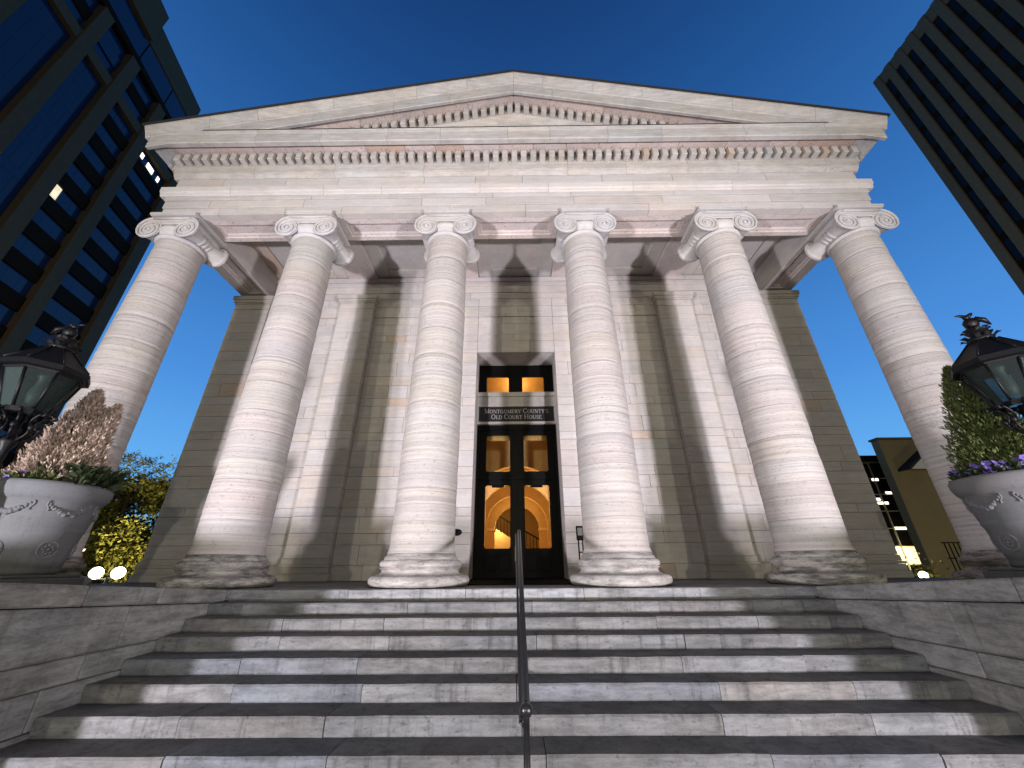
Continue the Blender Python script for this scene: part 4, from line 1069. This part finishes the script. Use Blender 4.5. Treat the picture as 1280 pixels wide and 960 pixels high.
def lantern(cx, cy, lab, flip):
    zb = 0.174
    t = thing('post_lantern', (cx, cy, zb), lab, 'lantern', 'old lanterns beside the steps')
    def octo(r_, z, rot=PI / 8): return [(cx + r_ * math.cos(rot + PI / 4 * k), cy + r_ * math.sin(rot + PI / 4 * k), z) for k in range(8)]
    post = MB().lathe([(0.16, zb - 0.06), (0.16, zb + 0.05), (0.12, zb + 0.09), (0.11, zb + 0.20), (0.06, zb + 0.26), (0.045, zb + 0.5), (0.042, 1.2), (0.06, 1.24), (0.06, 1.28), (0.04, 1.32), (0.045, 1.46), (0.075, 1.52), (0.08, 1.56), (0.05, 1.60), (0.03, 1.64), (0.03, 1.86)], cx, cy, 16)
    obj('post', post, M['iron'], t)
    for k in range(8):
        a = PI / 4 * k; er = Vector((math.cos(a), math.sin(a), 0)); c = Vector((cx, cy, 0))
        pts = []
        for i in range(20):
            u = i / 19
            r_ = 0.06 + 0.15 * u ** 0.8 + 0.045 * math.sin(u * PI * 2); z = 1.55 + 0.31 * u
            pts.append(c + er * r_ + Vector((0, 0, z)))
        cl = pts[-1]
        for i in range(9):
            b = i / 8 * 1.6 * PI; pts.append(cl + er * (0.035 - 0.035 * math.cos(b)) * (1 - i / 14) + Vector((0, 0, -0.035 * math.sin(b) * (1 - i / 14))))
        m_ = MB().tube(pts, 0.013, 6)
        m_.ball(c + er * 0.17 + Vector((0, 0, 1.70)), (0.03, 0.03, 0.04), 7, 5)
        obj('scroll', m_, M['iron'], t)
    zt_, z1, rt, rb = 2.33, 1.87, 0.315, 0.19
    for z, r_, hh in ((z1 - 0.03, rb + 0.012, 0.05), (zt_ - 0.03, rt + 0.006, 0.05)):
        fr_ = MB()
        fr_.v = octo(r_, z) + octo(r_ + 0.012, z + hh) + octo(r_ - 0.035, z) + octo(r_ - 0.025, z + hh)
        for k in range(8):
            q = (k + 1) % 8
            fr_.f += [(k, q, 8 + q, 8 + k), (16 + q, 16 + k, 24 + k, 24 + q), (8 + k, 8 + q, 24 + q, 24 + k), (q, k, 16 + k, 16 + q)]
        obj('frame_ring', fr_, M['iron'], t)
    A, B = octo(rb, z1), octo(rt, zt_ - 0.02)
    for k in range(8):
        obj('bar', MB().tube([A[k], B[k]], 0.014, 6), M['iron'], t)
        q = (k + 1) % 8
        def lerp(p, s_, u): return tuple(p[i] + (s_[i] - p[i]) * u for i in range(3))
        vs = [lerp(A[k], A[q], 0.04), lerp(A[k], A[q], 0.96), lerp(B[k], B[q], 0.96), lerp(B[k], B[q], 0.04)]
        inn = [(x + (cx - x) * 0.015, y + (cy - y) * 0.015, z) for x, y, z in vs]
        obj('pane', MB().add(vs + inn, [(0, 1, 2, 3), (7, 6, 5, 4), (0, 4, 5, 1), (1, 5, 6, 2), (2, 6, 7, 3), (3, 7, 4, 0)]), M['lantern_glass'], t)
    obj('lamp_socket', MB().lathe([(0.05, 2.36), (0.05, 2.30), (0.035, 2.28), (0.035, 2.20), (0.055, 2.14), (0.06, 2.06), (0.04, 1.99), (0.0, 1.97)], cx, cy, 14), M['metal_grey'], t)
    rf = MB()
    rings = [octo(0.365, 2.325), octo(0.385, 2.335), octo(0.385, 2.39), octo(0.36, 2.415), octo(0.25, 2.53), octo(0.13, 2.66), octo(0.06, 2.70)]
    k0 = 0; rf.v = [p for r_ in rings for p in r_]
    for j in range(len(rings) - 1):
        for k in range(8):
            q = (k + 1) % 8; rf.f.append((j * 8 + k, j * 8 + q, (j + 1) * 8 + q, (j + 1) * 8 + k))
    rf.f.append(tuple(range(8))[::-1]); rf.f.append(tuple(48 + k for k in range(8)))
    for k in range(8):
        rf.tube([rings[3][k], rings[4][k], rings[5][k]], 0.012, 5)
    obj('roof', rf, M['iron'], t)
    # finial: two ragged leaf crowns, a bulb and a small perched bird
    fn = MB().lathe([(0.10, 2.66), (0.12, 2.70), (0.09, 2.73), (0.07, 2.76), (0.10, 2.80), (0.06, 2.84), (0.05, 2.86)], cx, cy, 14)
    for z, r_, ln in ((2.70, 0.085, 0.095), (2.79, 0.06, 0.075)):
        for k in range(7):
            a = 2 * PI * k / 7 + z * 3; er = Vector((math.cos(a), math.sin(a), 0)); et = Vector((-math.sin(a), math.cos(a), 0))
            p = Vector((cx, cy, z)) + er * r_
            tip = p + er * ln + Vector((0, 0, 0.035)); mid = p + er * ln * 0.6 + Vector((0, 0, 0.045))
            fn.add([p - et * 0.035, p + et * 0.035, mid + et * 0.042, tip, mid - et * 0.042, p - Vector((0, 0, 0.025)), mid - Vector((0, 0, 0.02))],
                   [(0, 1, 2, 3, 4), (5, 6, 2, 1), (5, 0, 4, 6), (6, 4, 3), (6, 3, 2)])
    obj('finial', fn, M['iron'], t)
    bd = MB().ball((cx, cy, 2.925), (0.075, 0.065, 0.075), 12, 8)
    hx = -flip
    bd.ball((cx - 0.02 * flip, cy, 3.01), (0.035, 0.032, 0.035), 10, 7)
    bd.tube([(cx - flip * 0.03, cy, 3.02), (cx - flip * 0.09, cy, 3.035), (cx - flip * 0.15, cy, 3.03)], [0.022, 0.016, 0.004], 6)
    bd.tube([(cx, cy, 3.02), (cx + flip * 0.05, cy, 3.055), (cx + flip * 0.10, cy + 0.01, 3.085)], [0.024, 0.022, 0.006], 6)
    for s_ in (-1, 1): bd.tube([(cx, cy + s_ * 0.05, 2.96), (cx + flip * 0.06, cy + s_ * 0.085, 2.92), (cx + flip * 0.12, cy + s_ * 0.08, 2.86)], [0.03, 0.03, 0.008], 6)
    obj('finial_bird', bd, M['iron'], t)
    t.scale = (BIG,) * 3; t.location.z = 0.135
lantern(-7.26, 5.24, 'unlit black iron lantern with leafy finial, left of the steps before the dark tower', -1)
lantern(7.26, 5.24, 'unlit black iron lantern with leafy finial, right of the steps against open sky', 1)

# ================================================================== surroundings
# ---- left tower: piers, spandrels and blue glass; local axes: t along the front, dep inwards, z up
AZ = math.radians(13.6); K = 1.35
DV = Vector((math.sin(AZ), -math.cos(AZ), 0)); NV = Vector((math.cos(AZ), math.sin(AZ), 0))
P0 = Vector((-39.3 * K, 30 * K, 0))
def lt_mb(t0, t1, d0, d1, z0, z1, c=0):
    mb = MB()
    if c: mb.cbox(t0, t1, d0, d1, z0, z1, c)
    else: mb.box(t0, t1, d0, d1, z0, z1)
    mb.v = [tuple(P0 + DV * (t * K) - NV * (d * K) + Vector((0, 0, 0.3 + (z - 0.3) * K))) for t, d, z in mb.v]
    return mb
lt = thing('office_tower', P0 - NV * 8 + Vector((0, 0, -2.2)), 'dark glass office tower with concrete piers on the left, a few rooms lit', 'office tower')
obj('tower_core', lt_mb(-0.9, 34, 0.62, 16, -0.95, 49), M['spandrel'], lt)
PT = [(-1.0, 0.4), (4.8, 6.0), (9.2, 10.4), (13.0, 14.1), (17.4, 18.5), (21.8, 22.9), (26.2, 27.3), (30.6, 31.7)]
for a, b in PT: obj('pier', lt_mb(a, b, -0.15, 0.7, -0.95, 45.4, 0.03), M['concrete_l'], lt)
BAY = [(PT[i][1], PT[i + 1][0]) for i in range(len(PT) - 1)]
SPZ = [27 + 2.73 * k for k in range(-9, 5)]
pane_cache = {}
def lt_piece(name, a, b, d0, d1, z0, z1, m, parent=lt):
    key = (name, round(b - a, 2), round(z1 - z0, 2), m.name)
    mb = lt_mb(a, b, d0, d1, z0, z1)
    org = P0 + DV * (a * K) - NV * (d0 * K) + Vector((0, 0, 0.3 + (z0 - 0.3) * K))
    if key not in pane_cache:
        o = obj(name, mb, m, parent, org=tuple(org)); pane_cache[key] = o.data; return o
    return place(name, pane_cache[key], tuple(org), parent)
for bi, (a, b) in enumerate(BAY):
    if bi > 4: 
        lt_piece('glass_wall', a, b, 0.35, 0.6, -0.9, 45.3, M['tower_glass']); continue
    plain_glass = bi >= 2
    lows = [z + 0.65 for z in SPZ]
    for i, z in enumerate(SPZ):
        if not plain_glass: lt_piece('spandrel', a, b, 0.22, 0.6, z - 0.65, z + 0.65, M['spandrel'])
        else: lt_piece('spandrel', a, b, 0.375, 0.6, z - 0.345, z + 0.345, M['tower_glass'])
        z0 = z + (0.35 if plain_glass else 0.65); z1 = z + 2.73 - (0.35 if plain_glass else 0.65)
        if i == len(SPZ) - 1: z1 = 40.0
        nsp = 3
        for q in range(nsp):
            x0 = a + (b - a) * q / nsp; x1 = a + (b - a) * (q + 1) / nsp
            lit = (bi == 1 and i == 9 and q == 2)
            m_ = M['lit_window'] if lit else M['tower_glass']
            if lit:
                lt_piece('window', x0 + 0.05, (x0 + x1) / 2 - 0.02 + 0.3, 0.38, 0.5, z0 + 0.03, z1 - 0.03, m_)
                lt_piece('window', (x0 + x1) / 2 + 0.33, x1 - 0.02, 0.38, 0.5, z0 + 0.03, z1 - 0.03, m_)
            else: lt_piece('window', x0 + 0.008, x1 - 0.008, 0.38, 0.5, z0 + 0.008, z1 - 0.008, m_)
    if bi == 0:
        for (p, q_, dz) in ((3.9, 4.45, 0.25), (2.2, 3.2, 0.12), (1.15, 1.5, 0.2)):
            lt_piece('ceiling_light', p, q_, 0.33, 0.36, 38.75 + dz, 39.45 + dz * 0.6, M['lit_ceiling'])
    lt_piece('beam', a - 0.0, b + 0.0, -0.05, 0.6, 40.02, 41.1, M['concrete_l'])
    for z0, z1, m_, d in ((41.12, 42.5, M['tower_glass'], 0.38), (42.52, 43.8, M['spandrel'] if bi != 2 else M['tower_glass'], 0.25), (43.82, 45.3, M['tower_glass'], 0.38)):
        lt_piece('window' if m_ is M['tower_glass'] else 'spandrel', a + 0.02, b - 0.02, d, 0.6, z0, z1, m_)
obj('attic_ledge', lt_mb(-1.2, 34, -0.1, 0.9, 45.42, 46.1), M['spandrel'], lt)  # dark tone stands in for the shadow under the attic overhang
for i, (a, b) in enumerate(((1.6, 5.3), (5.45, 9.6), (9.75, 14.2), (14.35, 20), (20.15, 27))):
    obj('attic_window', lt_mb(a, b, 0.05, 0.6, 46.2, 48.9), M['tower_glass'], lt)
obj('attic_core', lt_mb(1.4, 34, 0.3, 15, 46.12, 52.2), M['concrete_l'], lt)
obj('parapet', lt_mb(1.3, 9.95, -0.05, 1.0, 49.0, 52.2, 0.05), M['concrete_l'], lt)
obj('parapet', lt_mb(10.0, 34, -0.35, 1.0, 49.0, 53.6, 0.05), M['concrete_l'], lt)
obj('attic_pier', lt_mb(-0.9, 1.3, 0.1, 1.2, 46.12, 48.2, 0.04), M['concrete_l'], lt)

# ---- right tower: ribbed concrete
rt = thing('office_tower', (58, 10, -2.2), 'dark ribbed concrete tower with narrow window strips on the right', 'office tower')
obj('tower_core', MB().box(50.75, 70, -24, 30.9, -2.2, 59.2), M['concrete_r'], rt)
P_ = 1.62; pier_me = par_me = win_me = sp_me = None
for i in range(33):
    y1 = 31.0 - P_ * i
    if pier_me is None:
        o = obj('pier', MB().cbox(50.0, 50.74, y1 - 0.86, y1, -2.2, 60.6, 0.04), M['concrete_r'], rt, org=(50, y1, -2.2)); pier_me = o.data
        o = obj('parapet', MB().cbox(50.10, 50.745, y1 - P_ + 0.005, y1 - 0.865, 58.6, 60.56, 0.03), M['concrete_r'], rt, org=(50, y1, 58.6)); par_me = o.data
        win_me = None
    else:
        place('pier', pier_me, (50, y1, -2.2), rt); place('parapet', par_me, (50, y1, 58.6), rt)
    if i < 17:
        for f in range(14):
            z = 58.55 - 3.55 * (f + 1)
            if win_me is None:
                o = obj('window', MB().box(50.24, 50.32, y1 - P_ + 0.01, y1 - 0.87, z + 0.9, z + 3.54), M['dark_glass'], rt, org=(50, y1, z)); win_me = o.data
                o = obj('spandrel', MB().box(50.22, 50.32, y1 - P_ + 0.01, y1 - 0.87, z + 0.0, z + 0.88), M['spandrel'], rt, org=(50, y1, z)); sp_me = o.data
            else:
                place('window', win_me, (50, y1, z), rt); place('spandrel', sp_me, (50, y1, z), rt)
    else:
        obj('window_strip', MB().box(50.24, 50.32, y1 - P_ + 0.01, y1 - 0.87, 0, 58.5), M['dark_glass'], rt)

# ---- low building on the right: blank rendered wall and a glazed wing
lb = thing('low_building', (34, 34, -2.2), 'low beige building with a blank end wall and a glazed wing beside it', 'building')
obj('end_wall', MB().cbox(28.9, 47.0, 30.0, 30.7, -2.2, 9.25, 0.03), M['beige'], lb)
obj('wall_cap', MB().cbox(28.82, 47.1, 29.92, 30.8, 9.26, 9.42, 0.02), M['concrete_r'], lb)
gw = obj('glazed_wing', MB().box(24.6, 46, 33.2, 44, -2.2, 8.15).box(24.5, 46, 32.6, 44, 8.16, 8.65), M['dark_glass'], lb, org=(25, 33, -2.2))
R2 = random.Random(5)
for fx in range(5):
    for fz in range(7):
        x0 = 24.8 + 1.33 * fx; z0 = -1.1 + 1.32 * fz
        m_ = M['dark_glass']
        if fz in (1,) and fx >= 3: m_ = M['lit_window']
        obj('pane', MB().box(x0 + 0.04, x0 + 1.29, 33.08, 33.14, z0 + 0.04, z0 + 1.28), m_, gw)
    obj('mullion', MB().box(24.76 + 1.33 * fx, 24.84 + 1.33 * fx, 32.98, 33.12, -1.3, 8.1), M['mullion'], gw)
for fz in range(8): obj('transom', MB().box(24.6, 31.5, 33.0, 33.1, -1.14 + 1.32 * fz, -1.08 + 1.32 * fz), M['mullion'], gw)
for x, z, wd in ((30.9, 5.5, 0.5), (30.0, 4.7, 1.0), (30.6, 2.75, 1.0), (29.6, 5.0, 0.7), (30.2, 6.6, 0.5)):
    obj('ceiling_lamp', MB().box(x - wd / 2, x + wd / 2, 33.0, 33.07, z, z + 0.2), M['lit_ceiling'], gw)
point('building_fill', (29.6, 31.9, 0.6), 260, (1.0, 0.86, 0.42), 0.3)  # unseen lights added to brighten the low building
point('building_fill', (30.0, 22.0, 1.0), 260, (1.0, 0.86, 0.46), 0.3)
gp = obj('gable', MB().add([(29.75, 29.2, 6.75), (36.6, 29.2, 6.75), (33.1, 29.2, 9.15), (29.75, 29.35, 6.75), (36.6, 29.35, 6.75), (33.1, 29.35, 9.15)], [(0, 1, 2), (3, 5, 4), (0, 3, 4, 1), (1, 4, 5, 2), (2, 5, 3, 0)]), M['white'], lb)
mb = MB()
for s_ in (-1, 1):
    mb.add([(33.1, 29.0, 9.18), (33.1 + s_ * 3.65, 29.0, 6.68), (33.1 + s_ * 3.65, 30, 6.68), (33.1, 30, 9.18), (33.1, 29.0, 9.36), (33.1 + s_ * 3.65, 29.0, 6.86), (33.1 + s_ * 3.65, 30, 6.86), (33.1, 30, 9.36)],
           [(0, 1, 2, 3), (7, 6, 5, 4), (0, 4, 5, 1), (1, 5, 6, 2), (2, 6, 7, 3), (3, 7, 4, 0)])
obj('gable_roof', mb, M['roof'], gp)

# ---- iron railing at the right flank of the porch
ir = thing('iron_railing', (13.6, 13.0, -2.2), 'black iron railing with upright bars right of the porch', 'railing')
for k in range(9):
    obj('bar', MB().tube([(13.17 + 0.14 * k, 13.0, -2.2), (13.17 + 0.14 * k, 13.0, 0.88)], 0.018, 6), M['iron'], ir)
for z in (0.86, 0.42, -1.1): obj('top_rail' if z > .8 else 'cross_rail', MB().cbox(13.1, 14.4, 12.98, 13.02, z, z + 0.035, 0.005), M['iron'], ir)

# ---- tree, lamps and stone post on the left
tr = thing('autumn_tree', (-20.3, 20.6, -2.2), 'yellow green tree lit from below on the left, beyond the corner column', 'tree')
tk = MB().tube([(-20.3, 20.6, -2.2), (-20.25, 20.6, 0.2), (-20.4, 20.7, 1.6), (-20.2, 20.6, 4.5)], [0.26, 0.2, 0.16, 0.05], 10)
limbs = []
for i in range(24):
    a = R.uniform(0, 2 * PI); z = R.uniform(-0.4, 3.4); ln = R.uniform(1.6, 3.2)
    p = [(-20.3, 20.6, z), (-20.3 + ln * 0.5 * math.cos(a), 20.6 + ln * 0.5 * math.sin(a), z + 0.5), (-20.3 + ln * math.cos(a), 20.6 + ln * math.sin(a), z + R.uniform(0.4, 1.6))]
    tk.tube(p, [0.06, 0.04, 0.012], 6); limbs.append(p)
obj('trunk', tk, M['bark'], tr)
cw_ = MB()
for p in limbs:
    for k in range(9):
        u = R.uniform(0.35, 1.08); q = Vector(p[1]).lerp(Vector(p[2]), (u - .5) * 2) if u > .5 else Vector(p[0]).lerp(Vector(p[1]), u * 2)
        cc = q + Vector((R.gauss(0, .45), R.gauss(0, .45), R.gauss(0, .35))); rad = R.uniform(0.3, 0.65)
        for j in range(190):
            d = Vector((R.gauss(0, 1), R.gauss(0, 1), R.gauss(0, .7))) * rad * 0.6
            kite(cw_, cc + d, Vector((R.gauss(0, 1), R.gauss(0, 1), -0.6 + R.gauss(0, .5))), R.uniform(0.12, 0.22), R.uniform(0.03, 0.055))
for k in range(60):
    a = R.uniform(0, 2 * PI); b = Vector((-20.3 + 1.6 * math.cos(a) * R.random(), 20.6 + 1.6 * math.sin(a) * R.random(), R.uniform(4.2, 5.6)))
    tip = b + Vector((R.uniform(-.8, .8), R.uniform(-.8, .8), R.uniform(.1, .7)))
    cw_.tube([b, (b + tip) / 2 + Vector((0, 0, .1)), tip], [0.015, 0.01, 0.004], 4)
    for j in range(26): kite(cw_, b.lerp(tip, R.uniform(0.1, 1)) + Vector((R.gauss(0, .1), R.gauss(0, .1), R.gauss(0, .08))), Vector((R.gauss(0, 1), R.gauss(0, 1), -0.5)), R.uniform(0.09, 0.16), R.uniform(0.025, 0.045))
obj('crown', cw_, M['leaf_tree'], tr, fix=False)
eg = thing('evergreen_tree', (-26.5, 30, -2.2), 'dark evergreen tree standing behind the yellow green tree on the left', 'tree')
ec = MB()
for k in range(150):
    a = R.uniform(0, 2 * PI); rr_ = 4.2 * math.sqrt(R.random()); z = R.uniform(-1.8, 5.2)
    c = Vector((-26.5 + rr_ * math.cos(a), 30 + rr_ * math.sin(a), z * (1 - 0.06 * rr_)))
    for j in range(60):
        kite(ec, c + Vector((R.gauss(0, .5), R.gauss(0, .5), R.gauss(0, .4))), Vector((R.gauss(0, 1), R.gauss(0, 1), R.gauss(0, .6))), R.uniform(.25, .42), R.uniform(.06, .11))
obj('crown', ec, M['leaf_dark'], eg, fix=False)
obj('trunk', MB().tube([(-26.5, 30, -2.2), (-26.4, 30, 1.0), (-26.5, 30, 4.0)], [0.3, 0.22, 0.08], 9), M['bark'], eg)
fl = thing('twin_floodlight', (-15.4, 16.0, -2.2), 'twin floodlight shining brightly under the tree on the left', 'floodlight')
obj('stand', MB().tube([(-15.4, 16.05, -2.2), (-15.4, 16.05, 0.0)], 0.04, 8).tube([(-15.95, 16.05, -0.05), (-14.85, 16.05, -0.05)], 0.03, 6), M['metal_grey'], fl)
for x in (-15.82, -14.99):
    ax = Vector((0.62, -0.74, 0.12)).normalized()
    h_ = obj('lamp_head', MB().lathe([(0.06, -0.30), (0.16, -0.22), (0.21, -0.02), (0.23, 0.0), (0.21, 0.005)], 0, 0, 20, caps=False).xf(Matrix.Translation((x, 16.0, 0.16)) @ ax.to_track_quat('Z', 'Y').to_matrix().to_4x4()), M['metal_grey'], fl)
    obj('lens', MB().lathe([(0.205, -0.01), (0.13, 0.012), (0.0, 0.02)], 0, 0, 20).xf(Matrix.Translation((x, 16.0, 0.16)) @ ax.to_track_quat('Z', 'Y').to_matrix().to_4x4()), M['lamp_lens'], h_)
spot('tree_beam', (-16.6, 14.6, -0.3), (-20.4, 20.6, 1.9), 3600, (1.0, 0.88, 0.52), 95, 0.6, 0.2)  # hidden spot added to light the tree
sp_ = thing('stone_post', (-17.9, 16.6, -2.2), 'tan stone post standing left of the twin floodlight', 'post')
obj('shaft', MB().cbox(-18.15, -17.65, 16.4, 16.9, -2.2, 0.95, 0.03), M['beige'], sp_)
obj('post_cap', MB().cbox(-18.22, -17.58, 16.33, 16.97, 0.95, 1.08, 0.03), M['stone'], sp_)
point('post_glow', (-17.3, 15.6, 0.3), 70, (1.0, 0.78, 0.36), 0.1)  # hidden light added to warm the stone post
bl = thing('low_lamp', (18.7, 20, -2.2), 'small bright path lamp among shrubs right of the porch', 'lamp')
obj('stem', MB().tube([(18.7, 20, -2.2), (18.7, 20, -0.35)], 0.05, 8), M['iron'], bl)
obj('lamp_globe', MB().ball((18.7, 20, -0.2), 0.17, 14, 10), M['lamp_lens'], bl)
point('low_lamp_light', (18.7, 19.75, -0.1), 60, (1.0, 0.85, 0.4), 0.15)
for i, (x, y, lab) in enumerate(((19.3, 20.6, 'low yellow leaved shrub just right of the bright path lamp'), (20.3, 21.4, 'low yellow leaved shrub nearest the iron railing'))):
    t = thing('low_shrub', (x, y, -2.2), lab, 'shrub', 'low shrubs by the path lamp')
    mb = MB()
    for k in range(700):
        p = Vector((x + R.gauss(0, .35), y + R.gauss(0, .35), -1.2 + abs(R.gauss(0, .6))))
        kite(mb, p, Vector((R.gauss(0, 1), R.gauss(0, 1), R.gauss(0.3, .6))), R.uniform(.1, .2), R.uniform(.025, .05))
    obj('foliage', mb, M['leaf_tree'], t, fix=False)
    obj('stem', MB().tube([(x, y, -2.2), (x + .05, y, -0.6)], 0.03, 6), M['bark'], t)

# ---- unseen fill lamps added behind the camera to lift the shadows, and the facade flood fixtures
for (x, y, e, lab) in ((-9, -24, 6400, 'unseen fill lamp added on the plaza behind the camera, left'), (9, -24, 6400, 'unseen fill lamp added on the plaza behind the camera, right'),
                       (-24, -20, 4800, 'unseen fill lamp added at the left edge of the plaza'), (24, -20, 4800, 'unseen fill lamp added at the right edge of the plaza')):
    t = thing('fill_lamp', (x, y, -2.2), lab, 'fill lamp', 'added fill lamps on the plaza')
    obj('post', MB().lathe([(0.14, -2.2), (0.14, -1.0), (0.07, -0.9), (0.05, 2.2)], x, y, 12), M['iron'], t)
    obj('lamp_globe', MB().ball((x, y, 2.45), 0.28, 16, 12), M['lit_window'], t)
    point('fill_light', (x, y + 0.5, 2.45), e, (1.0, 0.93, 0.70), 0.3)
for i, (p_, a_) in enumerate(zip(FLOODS, FLOOD_AIM)):
    d = (Vector(a_) - Vector(p_)).normalized()
    t = thing('floodlight', (p_[0], p_[1], -2.2), 'ground floodlight aimed at the facade from the %s' % ('left', 'right')[i], 'floodlight', 'facade floodlights')
    rot = d.to_track_quat('Z', 'Y').to_matrix().to_4x4()
    obj('housing', MB().lathe([(0.05, -0.36), (0.12, -0.30), (0.15, -0.10), (0.155, -0.08), (0.0, -0.08)], 0, 0, 18).xf(Matrix.Translation(p_) @ rot), M['metal_grey'], t)
    obj('bracket', MB().tube([(p_[0], p_[1] - 0.15, -2.2), (p_[0], p_[1] - 0.15, p_[2] - 0.12)], 0.03, 8), M['metal_grey'], t)

# ---- low walls of the terraces that continue the cheek walls sideways
for sx, side in ((-1, 'left'), (1, 'right')):
    tw = thing('terrace_wall', (sx * 11.3, 3.6, -2.2), 'low stone terrace wall running from the %s cheek wall along the flank' % side, 'wall', 'terrace walls')
    for i in range(4):
        a = 8.62 + 1.35 * i
        xa, xb = sorted((sx * a, sx * (a + 1.345)))
        obj('stone', MB().cbox(xa, xb, 3.36, 3.8, -2.2, -0.15, 0.015), M['cheek'], tw, tint=tint(0.1, 0.2))
        obj('coping_stone', MB().cbox(xa, xb, 3.30, 3.86, -0.148, 0.21, 0.015), M['cheek'], tw, tint=tint(0.1, 0.2))
